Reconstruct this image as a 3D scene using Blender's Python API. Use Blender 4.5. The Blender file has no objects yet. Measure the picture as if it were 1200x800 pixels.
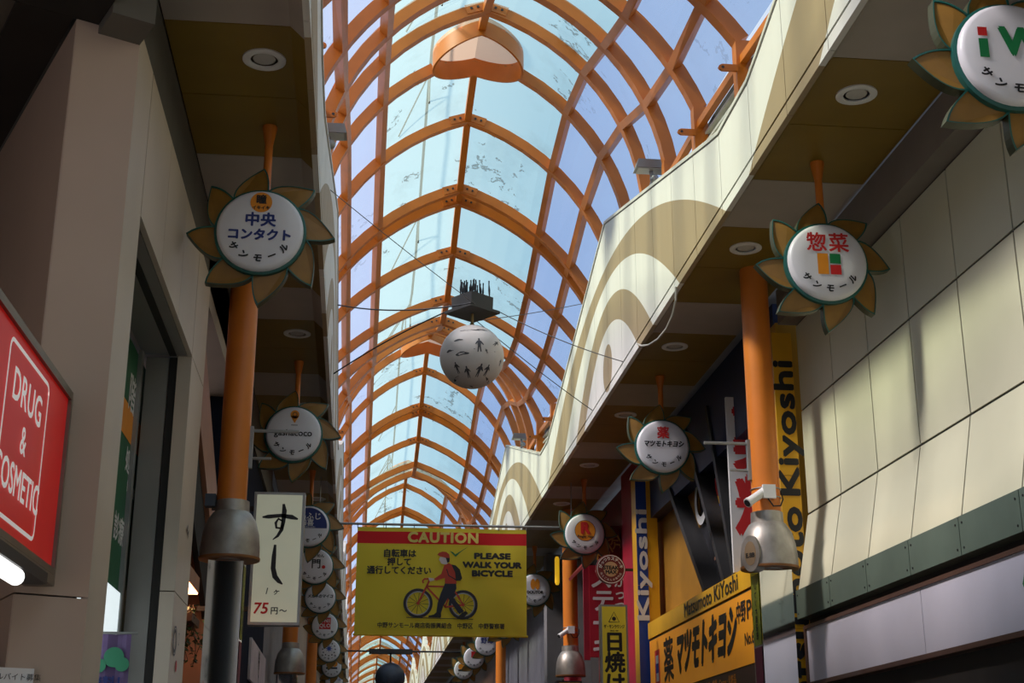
import bpy, bmesh, math, random
import numpy as np
from mathutils import Vector, Matrix
random.seed(7)
SC = bpy.context.scene
COL = SC.collection
PI = math.pi
EYE = 1.6                       # eye height: all geometry below is written relative to the eye, then lifted

# ------------------------------------------------------------------ camera
FPX, VPX, VPY = 1628.0, 413.0, 930.0
pitch = math.atan((VPY - 400) / FPX)
yaw = math.atan((600 - VPX) / math.hypot(FPX, VPY - 400))
cam = bpy.data.cameras.new('camera')
cam.sensor_width = 36.0
cam.lens = 36.0 * FPX / 1200.0
cam.clip_end = 800
cam_o = bpy.data.objects.new('camera', cam)
COL.objects.link(cam_o)
cam_o.location = (0, 0, EYE)
cam_o.rotation_euler = (PI / 2 + pitch, 0, -yaw)
SC.camera = cam_o

# ------------------------------------------------------------------ sky, sun, exposure
world = bpy.data.worlds.new('sky')
SC.world = world
world.use_nodes = True
wn = world.node_tree
wn.nodes.clear()
w_out = wn.nodes.new('ShaderNodeOutputWorld')
w_bg = wn.nodes.new('ShaderNodeBackground')
w_tc = wn.nodes.new('ShaderNodeTexCoord')
w_no = wn.nodes.new('ShaderNodeTexNoise')
w_no.inputs['Scale'].default_value = 2.2
w_no.inputs['Detail'].default_value = 5
w_cr = wn.nodes.new('ShaderNodeValToRGB')
w_cr.color_ramp.elements[0].position = 0.42
w_cr.color_ramp.elements[0].color = (0.56, 0.70, 0.94, 1)
w_cr.color_ramp.elements[1].position = 0.68
w_cr.color_ramp.elements[1].color = (0.78, 0.86, 0.97, 1)
wn.links.new(w_tc.outputs['Generated'], w_no.inputs['Vector'])
wn.links.new(w_no.outputs['Fac'], w_cr.inputs['Fac'])
wn.links.new(w_cr.outputs['Color'], w_bg.inputs['Color'])
wn.links.new(w_bg.outputs['Background'], w_out.inputs['Surface'])
w_bg.inputs['Strength'].default_value = 1.0

sun = bpy.data.lights.new('sun', 'SUN')
sun.energy = 10.0
sun.angle = math.radians(9.0)
sun.color = (1.0, 0.75, 0.59)
sun_o = bpy.data.objects.new('sun', sun)
COL.objects.link(sun_o)
sun_o.rotation_euler = Vector((1.0, 0.16, -1.0)).to_track_quat('-Z', 'Y').to_euler()
sun_o.location = (-20, -3, 30)
SC.view_settings.view_transform = 'Standard'
SC.view_settings.look = 'None'
SC.view_settings.gamma = 1.0
SC.view_settings.use_curve_mapping = False
SC.view_settings.exposure = 0.0

# ------------------------------------------------------------------ pixel helpers (1200 x 800 frame)
_up = np.array([0, math.cos(pitch), math.sin(pitch)])
_s = np.array([VPX - 600, -(VPY - 400), FPX])
_s = _s - _up * (_s @ _up); _s /= np.linalg.norm(_s)
_x = np.cross(_up, _s)
if _x[0] < 0: _x = -_x
_R = np.array([_x, _s, _up])
def ray(px, py): return _R @ np.array([px - 600, 400 - py, FPX])
def atX(px, py, X): d = ray(px, py); return d * X / d[0]
def atY(px, py, Y): d = ray(px, py); return d * Y / d[1]
def atZ(px, py, Z): d = ray(px, py); return d * Z / d[2]

# ------------------------------------------------------------------ materials
MATS = {}
def mat(name, col, rough=0.6, metal=0.0, var=0.12, scale=3.0, bump=0.0, bscale=60.0, emit=0.0, dirt=None, spec=0.5):
    if name in MATS: return MATS[name]
    m = bpy.data.materials.new(name); m.use_nodes = True
    nt = m.node_tree; b = nt.nodes['Principled BSDF']
    b.inputs['Roughness'].default_value = rough
    b.inputs['Metallic'].default_value = metal
    b.inputs['Specular IOR Level'].default_value = spec
    tc = nt.nodes.new('ShaderNodeTexCoord')
    n = nt.nodes.new('ShaderNodeTexNoise'); n.inputs['Scale'].default_value = scale; n.inputs['Detail'].default_value = 4
    nt.links.new(tc.outputs['Object'], n.inputs['Vector'])
    mr = nt.nodes.new('ShaderNodeMapRange')
    mr.inputs['From Min'].default_value = 0.3; mr.inputs['From Max'].default_value = 0.7
    mr.inputs['To Min'].default_value = 1 - var; mr.inputs['To Max'].default_value = 1 + var
    nt.links.new(n.outputs['Fac'], mr.inputs['Value'])
    vm = nt.nodes.new('ShaderNodeVectorMath'); vm.operation = 'SCALE'
    vm.inputs[0].default_value = col
    nt.links.new(mr.outputs['Result'], vm.inputs['Scale'])
    out = vm.outputs['Vector']
    if dirt:
        n2 = nt.nodes.new('ShaderNodeTexNoise'); n2.inputs['Scale'].default_value = 1.3; n2.inputs['Detail'].default_value = 6
        mp = nt.nodes.new('ShaderNodeMapping'); mp.inputs['Scale'].default_value = (2.5, 2.5, 0.35)
        nt.links.new(tc.outputs['Object'], mp.inputs['Vector']); nt.links.new(mp.outputs['Vector'], n2.inputs['Vector'])
        r2 = nt.nodes.new('ShaderNodeMapRange'); r2.inputs['From Min'].default_value = 0.5; r2.inputs['From Max'].default_value = 0.75
        r2.inputs['To Max'].default_value = 0.55
        nt.links.new(n2.outputs['Fac'], r2.inputs['Value'])
        mx = nt.nodes.new('ShaderNodeMix'); mx.data_type = 'RGBA'
        mx.inputs['B'].default_value = (*dirt, 1)
        nt.links.new(r2.outputs['Result'], mx.inputs['Factor']); nt.links.new(out, mx.inputs['A'])
        out = mx.outputs['Result']
    nt.links.new(out, b.inputs['Base Color'])
    if emit:
        nt.links.new(out, b.inputs['Emission Color']); b.inputs['Emission Strength'].default_value = emit
    if bump:
        nb = nt.nodes.new('ShaderNodeTexNoise'); nb.inputs['Scale'].default_value = bscale
        nt.links.new(tc.outputs['Object'], nb.inputs['Vector'])
        bp = nt.nodes.new('ShaderNodeBump'); bp.inputs['Strength'].default_value = bump; bp.inputs['Distance'].default_value = 0.01
        nt.links.new(nb.outputs['Fac'], bp.inputs['Height']); nt.links.new(bp.outputs['Normal'], b.inputs['Normal'])
    MATS[name] = m
    return m

def math_node(nt, op, a, b=None, c=None):
    n = nt.nodes.new('ShaderNodeMath'); n.operation = op
    for i, v in enumerate((a, b, c)):
        if v is None: continue
        if isinstance(v, (int, float)): n.inputs[i].default_value = v
        else: nt.links.new(v, n.inputs[i])
    return n.outputs[0]

PER = 13.4                      # length of one wave of roof and fascia
YC = 18.03                      # crest of the fascia
def fascia_mat():
    m = bpy.data.materials.new('fascia_print'); m.use_nodes = True
    nt = m.node_tree; b = nt.nodes['Principled BSDF']; b.inputs['Roughness'].default_value = 0.55
    g = nt.nodes.new('ShaderNodeNewGeometry'); s = nt.nodes.new('ShaderNodeSeparateXYZ')
    nt.links.new(g.outputs['Position'], s.inputs[0])
    y = math_node(nt, 'SUBTRACT', math_node(nt, 'WRAP', math_node(nt, 'SUBTRACT', s.outputs['Y'], YC - PER / 2), PER, 0.0), PER / 2)
    z = math_node(nt, 'SUBTRACT', s.outputs['Z'], 5.2 + EYE)
    tot = None
    for w, h, sg in ((6.3, 1.85, 1), (4.35, 1.6, -1), (2.95, 1.3, 1), (2.1, 0.94, -1)):
        q = math_node(nt, 'DIVIDE', y, w)
        q = math_node(nt, 'MULTIPLY', q, q)
        lim = math_node(nt, 'MULTIPLY', math_node(nt, 'SUBTRACT', 1.0, q), h)
        ins = math_node(nt, 'LESS_THAN', z, lim)
        tot = ins if tot is None else math_node(nt, 'ADD' if sg > 0 else 'SUBTRACT', tot, ins)
    a = math_node(nt, 'DIVIDE', math_node(nt, 'SUBTRACT', y, 0.05), 0.35); a = math_node(nt, 'MULTIPLY', a, a)
    c = math_node(nt, 'DIVIDE', math_node(nt, 'SUBTRACT', z, 0.38), 0.33); c = math_node(nt, 'MULTIPLY', c, c)
    tot = math_node(nt, 'ADD', tot, math_node(nt, 'LESS_THAN', math_node(nt, 'ADD', a, c), 1.0))
    mx = nt.nodes.new('ShaderNodeMix'); mx.data_type = 'RGBA'
    mx.inputs['A'].default_value = (0.74, 0.72, 0.67, 1); mx.inputs['B'].default_value = (0.36, 0.265, 0.145, 1)
    nt.links.new(tot, mx.inputs['Factor'])
    n = nt.nodes.new('ShaderNodeTexNoise'); n.inputs['Scale'].default_value = 1.0; n.inputs['Detail'].default_value = 6
    mp = nt.nodes.new('ShaderNodeMapping'); mp.inputs['Scale'].default_value = (1, 3, 0.3)
    nt.links.new(g.outputs['Position'], mp.inputs['Vector']); nt.links.new(mp.outputs['Vector'], n.inputs['Vector'])
    mr = nt.nodes.new('ShaderNodeMapRange'); mr.inputs['To Min'].default_value = 0.86; mr.inputs['To Max'].default_value = 1.1
    nt.links.new(n.outputs['Fac'], mr.inputs['Value'])
    vm = nt.nodes.new('ShaderNodeVectorMath'); vm.operation = 'SCALE'
    nt.links.new(mx.outputs['Result'], vm.inputs[0]); nt.links.new(mr.outputs['Result'], vm.inputs['Scale'])
    nt.links.new(vm.outputs['Vector'], b.inputs['Base Color'])
    return m

def pane_mat(name, tint, body, stain):
    m = bpy.data.materials.new(name); m.use_nodes = True
    nt = m.node_tree; nt.nodes.clear(); L = nt.links
    out = nt.nodes.new('ShaderNodeOutputMaterial')
    tr = nt.nodes.new('ShaderNodeBsdfTransparent'); tr.inputs['Color'].default_value = (*tint, 1)
    tl = nt.nodes.new('ShaderNodeBsdfTranslucent'); tl.inputs['Color'].default_value = (*body, 1)
    gl = nt.nodes.new('ShaderNodeBsdfGlossy'); gl.inputs['Roughness'].default_value = 0.25; gl.inputs['Color'].default_value = (0.8, 0.85, 0.9, 1)
    df = nt.nodes.new('ShaderNodeBsdfDiffuse'); df.inputs['Color'].default_value = (0.20, 0.19, 0.13, 1)
    g = nt.nodes.new('ShaderNodeNewGeometry')
    m1 = nt.nodes.new('ShaderNodeMixShader'); m1.inputs[0].default_value = 0.20
    L.new(tr.outputs[0], m1.inputs[1]); L.new(tl.outputs[0], m1.inputs[2])
    m2 = nt.nodes.new('ShaderNodeMixShader'); m2.inputs[0].default_value = 0.05
    L.new(m1.outputs[0], m2.inputs[1]); L.new(gl.outputs[0], m2.inputs[2])
    # water stains: thin contour lines and a few mossy blots
    n1 = nt.nodes.new('ShaderNodeTexNoise'); n1.inputs['Scale'].default_value = 0.75; n1.inputs['Detail'].default_value = 7; n1.inputs['Roughness'].default_value = 0.62
    L.new(g.outputs['Position'], n1.inputs['Vector'])
    line = math_node(nt, 'LESS_THAN', math_node(nt, 'ABSOLUTE', math_node(nt, 'SUBTRACT', n1.outputs['Fac'], 0.57)), 0.011)
    n2 = nt.nodes.new('ShaderNodeTexNoise'); n2.inputs['Scale'].default_value = 0.5; n2.inputs['Detail'].default_value = 2
    L.new(g.outputs['Position'], n2.inputs['Vector'])
    gate = math_node(nt, 'GREATER_THAN', n2.outputs['Fac'], 0.54)
    n3 = nt.nodes.new('ShaderNodeTexNoise'); n3.inputs['Scale'].default_value = 5; n3.inputs['Detail'].default_value = 8
    L.new(g.outputs['Position'], n3.inputs['Vector'])
    brk = math_node(nt, 'GREATER_THAN', n3.outputs['Fac'], 0.5)
    fac = math_node(nt, 'MULTIPLY', math_node(nt, 'MULTIPLY', line, gate), math_node(nt, 'MULTIPLY', brk, stain*0.55))
    haze = nt.nodes.new('ShaderNodeMapRange'); haze.inputs['From Min'].default_value = 0.52; haze.inputs['From Max'].default_value = 0.8
    haze.inputs['To Max'].default_value = 0.22
    L.new(n1.outputs['Fac'], haze.inputs['Value'])
    fac = math_node(nt, 'MAXIMUM', fac, math_node(nt, 'MULTIPLY', haze.outputs['Result'], stain))
    m3 = nt.nodes.new('ShaderNodeMixShader')
    L.new(fac, m3.inputs[0]); L.new(m2.outputs[0], m3.inputs[1]); L.new(df.outputs[0], m3.inputs[2])
    L.new(m3.outputs[0], out.inputs['Surface'])
    return m

M_steel = mat('orange_painted_steel', (0.52, 0.145, 0.010), 0.42, var=0.13, scale=2.5)
M_pole = mat('orange_pillar_paint', (0.72, 0.21, 0.025), 0.38, var=0.08)
M_fascia = fascia_mat()
M_coping = mat('coping_metal', (0.66, 0.64, 0.57), 0.45, 0.1)
M_gap = mat('dark_gap', (0.02, 0.018, 0.016), 0.8)
M_pane_top = pane_mat('roof_pane_aqua', (0.62, 0.85, 0.82), (0.50, 0.72, 0.70), 1.0)
M_pane_side = pane_mat('roof_pane_blue', (0.56, 0.69, 0.88), (0.40, 0.48, 0.62), 0.35)
M_cream = mat('soffit_cream', (0.42, 0.37, 0.32), 0.6, var=0.05)
M_olive = mat('soffit_olive', (0.235, 0.145, 0.012), 0.5, var=0.07)
M_white = mat('white_enamel', (0.80, 0.80, 0.78), 0.35, var=0.03)
M_grey = mat('grey_metal', (0.35, 0.35, 0.34), 0.4, 0.5)
M_lens = mat('lamp_lens', (0.55, 0.54, 0.50), 0.3, var=0.05)
M_teal = mat('teal_paint', (0.010, 0.105, 0.085), 0.4, var=0.15)
M_gold = mat('petal_gold', (0.27, 0.135, 0.022), 0.45, var=0.22, scale=5)
M_disc = mat('sign_disc_white', (0.78, 0.77, 0.80), 0.35, var=0.03)
M_black = mat('black_ink', (0.012, 0.012, 0.014), 0.5, var=0.05)
M_navy = mat('navy_ink', (0.02, 0.035, 0.19), 0.5, var=0.05)
M_blue = mat('blue_ink', (0.03, 0.08, 0.42), 0.5, var=0.05)
M_red = mat('red_ink', (0.62, 0.02, 0.02), 0.5, var=0.06)
M_orng = mat('orange_ink', (0.85, 0.30, 0.02), 0.5, var=0.05)
M_green = mat('green_ink', (0.01, 0.20, 0.06), 0.5, var=0.05)
M_inkw = mat('white_ink', (0.80, 0.80, 0.78), 0.5, var=0.03)
M_dark = mat('dark_metal', (0.03, 0.03, 0.032), 0.5, 0.2)
M_beige = mat('beige_cladding', (0.50, 0.385, 0.30), 0.5, var=0.04, scale=1.2)
M_beige2 = mat('pale_cladding', (0.60, 0.51, 0.41), 0.45, var=0.06, scale=1.2)
M_rwall = mat('cream_wall_panel', (0.62, 0.61, 0.44), 0.5, var=0.05, scale=0.9)
M_joint = mat('wall_joint', (0.05, 0.045, 0.04), 0.8)
M_beam = mat('green_grey_beam', (0.10, 0.14, 0.11), 0.5, var=0.08)
M_mirror = mat('polished_steel', (0.72, 0.72, 0.70), 0.06, 1.0, var=0.03, scale=1)
M_hood = mat('worn_aluminium', (0.40, 0.38, 0.35), 0.45, 0.65, var=0.25, scale=6, dirt=(0.16, 0.13, 0.10))
M_yel = mat('sign_yellow', (0.72, 0.36, 0.02), 0.4, var=0.06)

# ------------------------------------------------------------------ mesh collector
GLYPH = {}
def glyphs(body, size, shear=0.0, spacing=1.0, align='CENTER', line=1.0):
    key = (body, size, shear, spacing, align, line)
    if key in GLYPH: return GLYPH[key]
    c = bpy.data.curves.new('lettering', 'FONT'); c.body = body; c.size = size; c.shear = shear
    c.space_character = spacing; c.align_x = align; c.align_y = 'CENTER'; c.resolution_u = 3; c.space_line = line
    o = bpy.data.objects.new('lettering', c)
    m = bpy.data.meshes.new_from_object(o)
    v = [(p.co.x, p.co.y) for p in m.vertices]; f = [tuple(p.vertices) for p in m.polygons]
    bpy.data.objects.remove(o); bpy.data.curves.remove(c); bpy.data.meshes.remove(m)
    GLYPH[key] = (v, f)
    return v, f

class MB:
    def __init__(s): s.v = []; s.f = []; s.m = []
    def add(s, verts, faces, mi=0):
        b = len(s.v); s.v += [tuple(map(float, p)) for p in verts]
        for f in faces: s.f.append(tuple(b + i for i in f)); s.m.append(mi)
    def box(s, x0, y0, z0, x1, y1, z1, mi=0):
        s.add([(x0,y0,z0),(x1,y0,z0),(x1,y1,z0),(x0,y1,z0),(x0,y0,z1),(x1,y0,z1),(x1,y1,z1),(x0,y1,z1)],
              [(0,3,2,1),(4,5,6,7),(0,1,5,4),(1,2,6,5),(2,3,7,6),(3,0,4,7)], mi)
    def hexa(s, a, b, mi=0):       # two quads (same winding), a near, b far
        s.add(list(a) + list(b), [(0,1,2,3),(7,6,5,4),(0,4,5,1),(1,5,6,2),(2,6,7,3),(3,7,4,0)], mi)
    def tube(s, pts, r, n=10, mi=0, caps=True):
        pts = [Vector(p) for p in pts]; rs = r if isinstance(r, (list, tuple)) else [r] * len(pts)
        rings = []; prev = None
        for i, p in enumerate(pts):
            t = (pts[min(i+1, len(pts)-1)] - pts[max(i-1, 0)]).normalized()
            if prev is None:
                a = Vector((0,0,1)) if abs(t.z) < 0.9 else Vector((1,0,0))
                u = t.cross(a).normalized()
            else:
                u = (prev - t * prev.dot(t)).normalized()
            w = t.cross(u); prev = u
            rings.append([p + (u*math.cos(2*PI*k/n) + w*math.sin(2*PI*k/n)) * rs[i] for k in range(n)])
        vs = [q for g in rings for q in g]; fs = []
        for i in range(len(pts)-1):
            for k in range(n):
                fs.append((i*n+k, i*n+(k+1) % n, (i+1)*n+(k+1) % n, (i+1)*n+k))
        if caps:
            fs.append(tuple(range(n-1, -1, -1))); fs.append(tuple((len(pts)-1)*n+k for k in range(n)))
        s.add(vs, fs, mi)
    def lathe(s, prof, c=(0,0,0), axis='z', n=24, mi=0, sx=1.0, sy=1.0):
        vs = []; fs = []
        for r, h in prof:
            for k in range(n):
                a = 2*PI*k/n; x, y = r*math.cos(a)*sx, r*math.sin(a)*sy
                vs.append((c[0]+x, c[1]+y, c[2]+h) if axis == 'z' else (c[0]+x, c[1]-h, c[2]+y))
        for i in range(len(prof)-1):
            for k in range(n):
                fs.append((i*n+k, i*n+(k+1) % n, (i+1)*n+(k+1) % n, (i+1)*n+k))
        if prof[0][0] > 1e-6: fs.append(tuple(range(n-1, -1, -1)))
        if prof[-1][0] > 1e-6: fs.append(tuple((len(prof)-1)*n+k for k in range(n)))
        s.add(vs, fs, mi)
    def sphere(s, c, r, n=24, m=14, mi=0):
        s.lathe([(max(1e-7, r*math.sin(PI*i/m)), -r*math.cos(PI*i/m)) for i in range(m+1)], c, 'z', n, mi)
    def sweep(s, pts, wy, hz, mi=0):       # rectangular bar through points in an xz plane (rib) : wy along y, hz outward
        n = len(pts); vs = []; fs = []
        for i, p in enumerate(pts):
            p = Vector(p); t = (Vector(pts[min(i+1, n-1)]) - Vector(pts[max(i-1, 0)])).normalized()
            o = Vector((-t.z, 0, t.x)).normalized()
            if o.z < 0 and abs(o.z) > 1e-3: o = -o
            for dy, do in ((-.5, 0), (.5, 0), (.5, 1), (-.5, 1)):
                vs.append(p + Vector((0, dy*wy, 0)) + o*do*hz)
        for i in range(n-1):
            for k in range(4):
                fs.append((i*4+k, i*4+(k+1) % 4, (i+1)*4+(k+1) % 4, (i+1)*4+k))
        fs.append((3,2,1,0)); fs.append(tuple((n-1)*4+k for k in range(4)))
        s.add(vs, fs, mi)
    def bar(s, a, b, w, h, up=(0,0,1), mi=0):
        a, b = Vector(a), Vector(b); t = (b-a).normalized(); up = Vector(up)
        u = t.cross(up).normalized(); v = u.cross(t).normalized()
        q = lambda p: [p - u*w/2 - v*h/2, p + u*w/2 - v*h/2, p + u*w/2 + v*h/2, p - u*w/2 + v*h/2]
        s.hexa(q(a), q(b), mi)
    def prism(s, pts2, fr, d0, d1, mi=0, side=None):     # polygon in a frame, extruded along the frame normal
        n = len(pts2)
        vs = [fr.p(u, v, d1) for u, v in pts2] + [fr.p(u, v, d0) for u, v in pts2]
        s.add(vs, [tuple(range(n)), tuple(range(2*n-1, n-1, -1))], mi)
        s.add(vs, [(i, n+i, n+(i+1) % n, (i+1) % n) for i in range(n)], mi if side is None else side)
    def build(s, name, mats, parent=None, smooth=False, loc=None):
        me = bpy.data.meshes.new(name)
        me.from_pydata(s.v, [], s.f)
        mats = mats if isinstance(mats, (list, tuple)) else [mats]
        for m in mats: me.materials.append(m)
        if len(mats) > 1: me.polygons.foreach_set('material_index', s.m)
        if smooth:
            me.polygons.foreach_set('use_smooth', [True]*len(me.polygons))
            bm = bmesh.new(); bm.from_mesh(me); bmesh.ops.recalc_face_normals(bm, faces=bm.faces)
            bm.to_mesh(me); bm.free()
            me.set_sharp_from_angle(angle=math.radians(38))
        me.update()
        o = bpy.data.objects.new(name, me); COL.objects.link(o)
        if parent: o.parent = parent
        if loc is not None: o.location = loc
        return o
    # flat print
    def text(s, fr, body, size, u=0, v=0, mi=0, bold=0.0, shear=0.0, rot=0.0, sx=1.0, d=0.004, spacing=1.0, align='CENTER', line=1.0, fit=None):
        vs, fs = glyphs(body, size, shear, spacing, align, line)
        if not vs: return
        if fit:
            xs = [p[0] for p in vs]; sx = fit / max(1e-6, max(xs)-min(xs))
        offs = [(0, 0)] if not bold else [(bold*math.cos(2*PI*k/6), bold*math.sin(2*PI*k/6)) for k in range(6)] + [(0, 0)]
        c, sn = math.cos(rot), math.sin(rot)
        for i, (ox, oy) in enumerate(offs):
            s.add([fr.p(u + (x*sx+ox)*c - (y+oy)*sn, v + (x*sx+ox)*sn + (y+oy)*c, d + i*0.00015) for x, y in vs], fs, mi)
    def poly(s, fr, pts, mi=0, d=0.003): s.add([fr.p(u, v, d) for u, v in pts], [tuple(range(len(pts)))], mi)
    def rect(s, fr, u0, v0, u1, v1, mi=0, d=0.003): s.poly(fr, [(u0,v0),(u1,v0),(u1,v1),(u0,v1)], mi, d)
    def disc(s, fr, u, v, r, mi=0, d=0.003, n=28, ry=None):
        ry = r if ry is None else ry
        s.poly(fr, [(u + r*math.cos(2*PI*k/n), v + ry*math.sin(2*PI*k/n)) for k in range(n)], mi, d)
    def ring(s, fr, u, v, r0, r1, mi=0, d=0.003, n=32):
        vs = []
        for k in range(n):
            a = 2*PI*k/n
            vs += [fr.p(u+r0*math.cos(a), v+r0*math.sin(a), d), fr.p(u+r1*math.cos(a), v+r1*math.sin(a), d)]
        s.add(vs, [(2*k, 2*k+1, (2*k+3) % (2*n), (2*k+2) % (2*n)) for k in range(n)], mi)
    def stroke(s, fr, pts, w, mi=0, d=0.003):     # polyline of varying width
        n = len(pts); ws = w if isinstance(w, (list, tuple)) else [w]*n; vs = []
        for i, (x, y) in enumerate(pts):
            x0, y0 = pts[max(i-1, 0)]; x1, y1 = pts[min(i+1, n-1)]
            l = math.hypot(x1-x0, y1-y0) or 1; nx, ny = -(y1-y0)/l, (x1-x0)/l
            vs += [fr.p(x+nx*ws[i]/2, y+ny*ws[i]/2, d), fr.p(x-nx*ws[i]/2, y-ny*ws[i]/2, d)]
        s.add(vs, [(2*i, 2*i+1, 2*i+3, 2*i+2) for i in range(n-1)], mi)

class Print:         # flat print: every line of lettering and every mark is a part of its own
    def __init__(s, parent, mats, name='lettering', mark='mark'): s.p = parent; s.mats = mats; s.n = name; s.k = mark
    def _mk(s, fn, nm, a, kw):
        m = MB(); getattr(m, fn)(*a, **kw)
        if not m.v: return
        mi = m.m[0]; m.m = [0]*len(m.m); m.build(nm, s.mats[mi], s.p)
    def text(s, *a, **kw): s._mk('text', s.n, a, kw)
    def disc(s, *a, **kw): s._mk('disc', s.k, a, kw)
    def rect(s, *a, **kw): s._mk('rect', s.k, a, kw)
    def poly(s, *a, **kw): s._mk('poly', s.k, a, kw)
    def ring(s, *a, **kw): s._mk('ring', s.k, a, kw)
    def stroke(s, *a, **kw): s._mk('stroke', s.k, a, kw)
class Frame:        # u right, v up, d out of the face
    def __init__(s, o, u, v): s.o = Vector(o); s.u = Vector(u).normalized(); s.v = Vector(v).normalized(); s.n = s.u.cross(s.v)
    def p(s, u, v, d=0.0): return tuple(s.o + s.u*u + s.v*v + s.n*d)
def front(x, y, z): return Frame((x, y, z), (1,0,0), (0,0,1))         # faces the viewer (-Y)
def face_left(x, y, z): return Frame((x, y, z), (0,-1,0), (0,0,1))    # faces -X (on the right side of the street)
def face_right(x, y, z): return Frame((x, y, z), (0,1,0), (0,0,1))    # faces +X (on the left side)

def empty(name, loc=(0,0,0), parent=None):
    o = bpy.data.objects.new(name, None); COL.objects.link(o); o.location = loc
    o.empty_display_size = 0.2
    if parent: o.parent = parent
    return o
def tag(o, label, cat, group=None):
    o['label'] = label; o['category'] = cat
    if group: o['group'] = group
    return o
def struct(o, label=None, cat=None):
    o['kind'] = 'structure'
    if label: o['label'] = label
    if cat: o['category'] = cat
    return o
def box_obj(name, x0, y0, z0, x1, y1, z1, m, parent=None):
    b = MB(); b.box(x0, y0, z0, x1, y1, z1); return b.build(name, m, parent)
FLOOR = -EYE
R = math.radians

# ================================================================== THE SETTING
X0 = 1.41                       # middle of the arcade
YA, YB = -14.0, 150.0
f_ = MB(); f_.box(-9, YA-4, FLOOR-0.2, 12, YB+20, FLOOR)
struct(f_.build('floor', mat('street_paving', (0.34, 0.29, 0.25), 0.6, var=0.15, scale=1.5)), 'pale paved floor of the shopping street', 'floor')

# ------------------------------------------------------------------ glazed vault
def apex(y): return 9.23 + 0.75*math.cos(2*PI*(y-17.6)/PER)
def halfw(y): return 2.14 - 0.17*math.cos(2*PI*(y-14.5)/PER)
ZS = 7.0
YSK, RSK = 17.30, 0.64             # round skylights let into each crest
def arc_par(y):
    h = apex(y)-ZS; w = halfw(y)
    ch = math.atan2(h, w); th = math.radians(18)
    a = 2*ch - th
    if a > math.radians(92): a = math.radians(92); th = 2*ch - a
    R = math.hypot(h, w)/(2*math.sin((a-th)/2))
    return R, th, a
def zroof(y, dx):
    Rr, th, a = arc_par(y); R = Rr; s = min(0.9999, dx/R + math.sin(th))
    return apex(y) - R*(math.cos(th) - math.sqrt(1-s*s))
def arch(y, side, n=12):
    R, th, a = arc_par(y); out = []
    for i in range(n+1):
        q = th + (a-th)*i/n
        out.append((X0 + side*R*(math.sin(q)-math.sin(th)), y, apex(y) - R*(math.cos(th)-math.cos(q))))
    return out
def ftop(y):
    d = abs(((y-YC+PER/2) % PER) - PER/2)
    return max(7.75 - 0.27*d, 6.09)

ceil_root = struct(empty('ceiling'), 'undulating glazed vault on orange steel ribs over the street', 'roof')
RIB0 = [11.8, 13.2, 14.55, 16.03, 17.6, 19.2, 20.75, 22.25, 23.85]
ribs = []
k = -2
while True:
    for j, y in enumerate(RIB0):
        yy = y + k*PER
        if YA <= yy <= YB: ribs.append((yy, j))
    if RIB0[0] + k*PER > YB: break
    k += 1
NEAR, FAR = 7.5, 47.0
bm_rest = MB(); bm_rest_post = MB()
RW, RH = 0.115, 0.15
for y, j in ribs:
    indiv = NEAR < y < FAR
    for rep in ((0, 0.26) if j == 6 else (0,)):
        b = MB() if indiv else bm_rest
        for sd in (-1, 1):
            pts = arch(y+rep, sd, 12 if y < 35 else 7)
            if j == 4:                                           # the round skylight interrupts this rib
                pts = [(X0+sd*0.57, y, zroof(y, 0.57))] + [p for p in pts if abs(p[0]-X0) > 0.62]
            b.sweep(pts, RW*(1.25 if j in (0, 2) else 1), RH, 0)
        if indiv:
            rib = b.build('rib', M_steel, ceil_root)
            if y < 36 and j != 4:                                # bolted splice plates at the crown
                p = MB(); z = apex(y+rep)
                th = arc_par(y)[1]
                for sd in (-1, 1):
                    c_, s_ = math.cos(th), math.sin(th)
                    for (l0, l1, o0, o1, dd, mi) in ((0.0, 0.26, 0.02, 0.15, 0.012, 0), (0.08, 0.11, 0.07, 0.10, 0.024, 1), (0.17, 0.20, 0.07, 0.10, 0.024, 1)):
                        P = lambda l, o: (X0 + sd*(l*c_ + o*s_), z - l*s_ + o*c_)
                        q = [P(l0, o0), P(l1, o0), P(l1, o1), P(l0, o1)]
                        if sd > 0: q = q[::-1]
                        ya = y+rep-RW/2
                        p.hexa([(a[0], ya-dd, a[1]) for a in q][::-1], [(a[0], ya+0.002, a[1]) for a in q][::-1], mi)
                p.build('splice_plate', [M_steel, M_dark], rib)
    for sd in (-1, 1):                                           # posts under the springing
        if not indiv: tgt = bm_rest_post
        else: tgt = MB()
        x = X0 + sd*halfw(y); e = 0.075
        tgt.box(x-e + sd*0.06, y-0.07, 5.6, x+e + sd*0.06, y+0.07, ZS+0.03)
        if indiv:
            po = tgt.build('post', M_steel, ceil_root)
            if y < 33 and ZS-0.28 > ftop(y)+0.12:
                lg = MB(); fr = front(x - sd*0.0, y-0.075, ZS-0.28)
                lg.prism([(0,-0.035),(-sd*0.16,-0.035),(-sd*0.19,-0.02),(-sd*0.2,0),(-sd*0.19,0.02),(-sd*0.16,0.035),(0,0.035)][::(1 if sd < 0 else -1)], fr, -0.03, 0)
                lg.disc(fr, -sd*0.155, 0, 0.016, 1, 0.002, 10)
                lg.build('lug', [M_steel, M_dark], po)
if bm_rest.v:
    o = bm_rest.build('distant_ribs', M_steel, ceil_root); o['kind'] = 'stuff'
    o = bm_rest_post.build('distant_posts', M_steel, ceil_root); o['kind'] = 'stuff'

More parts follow.
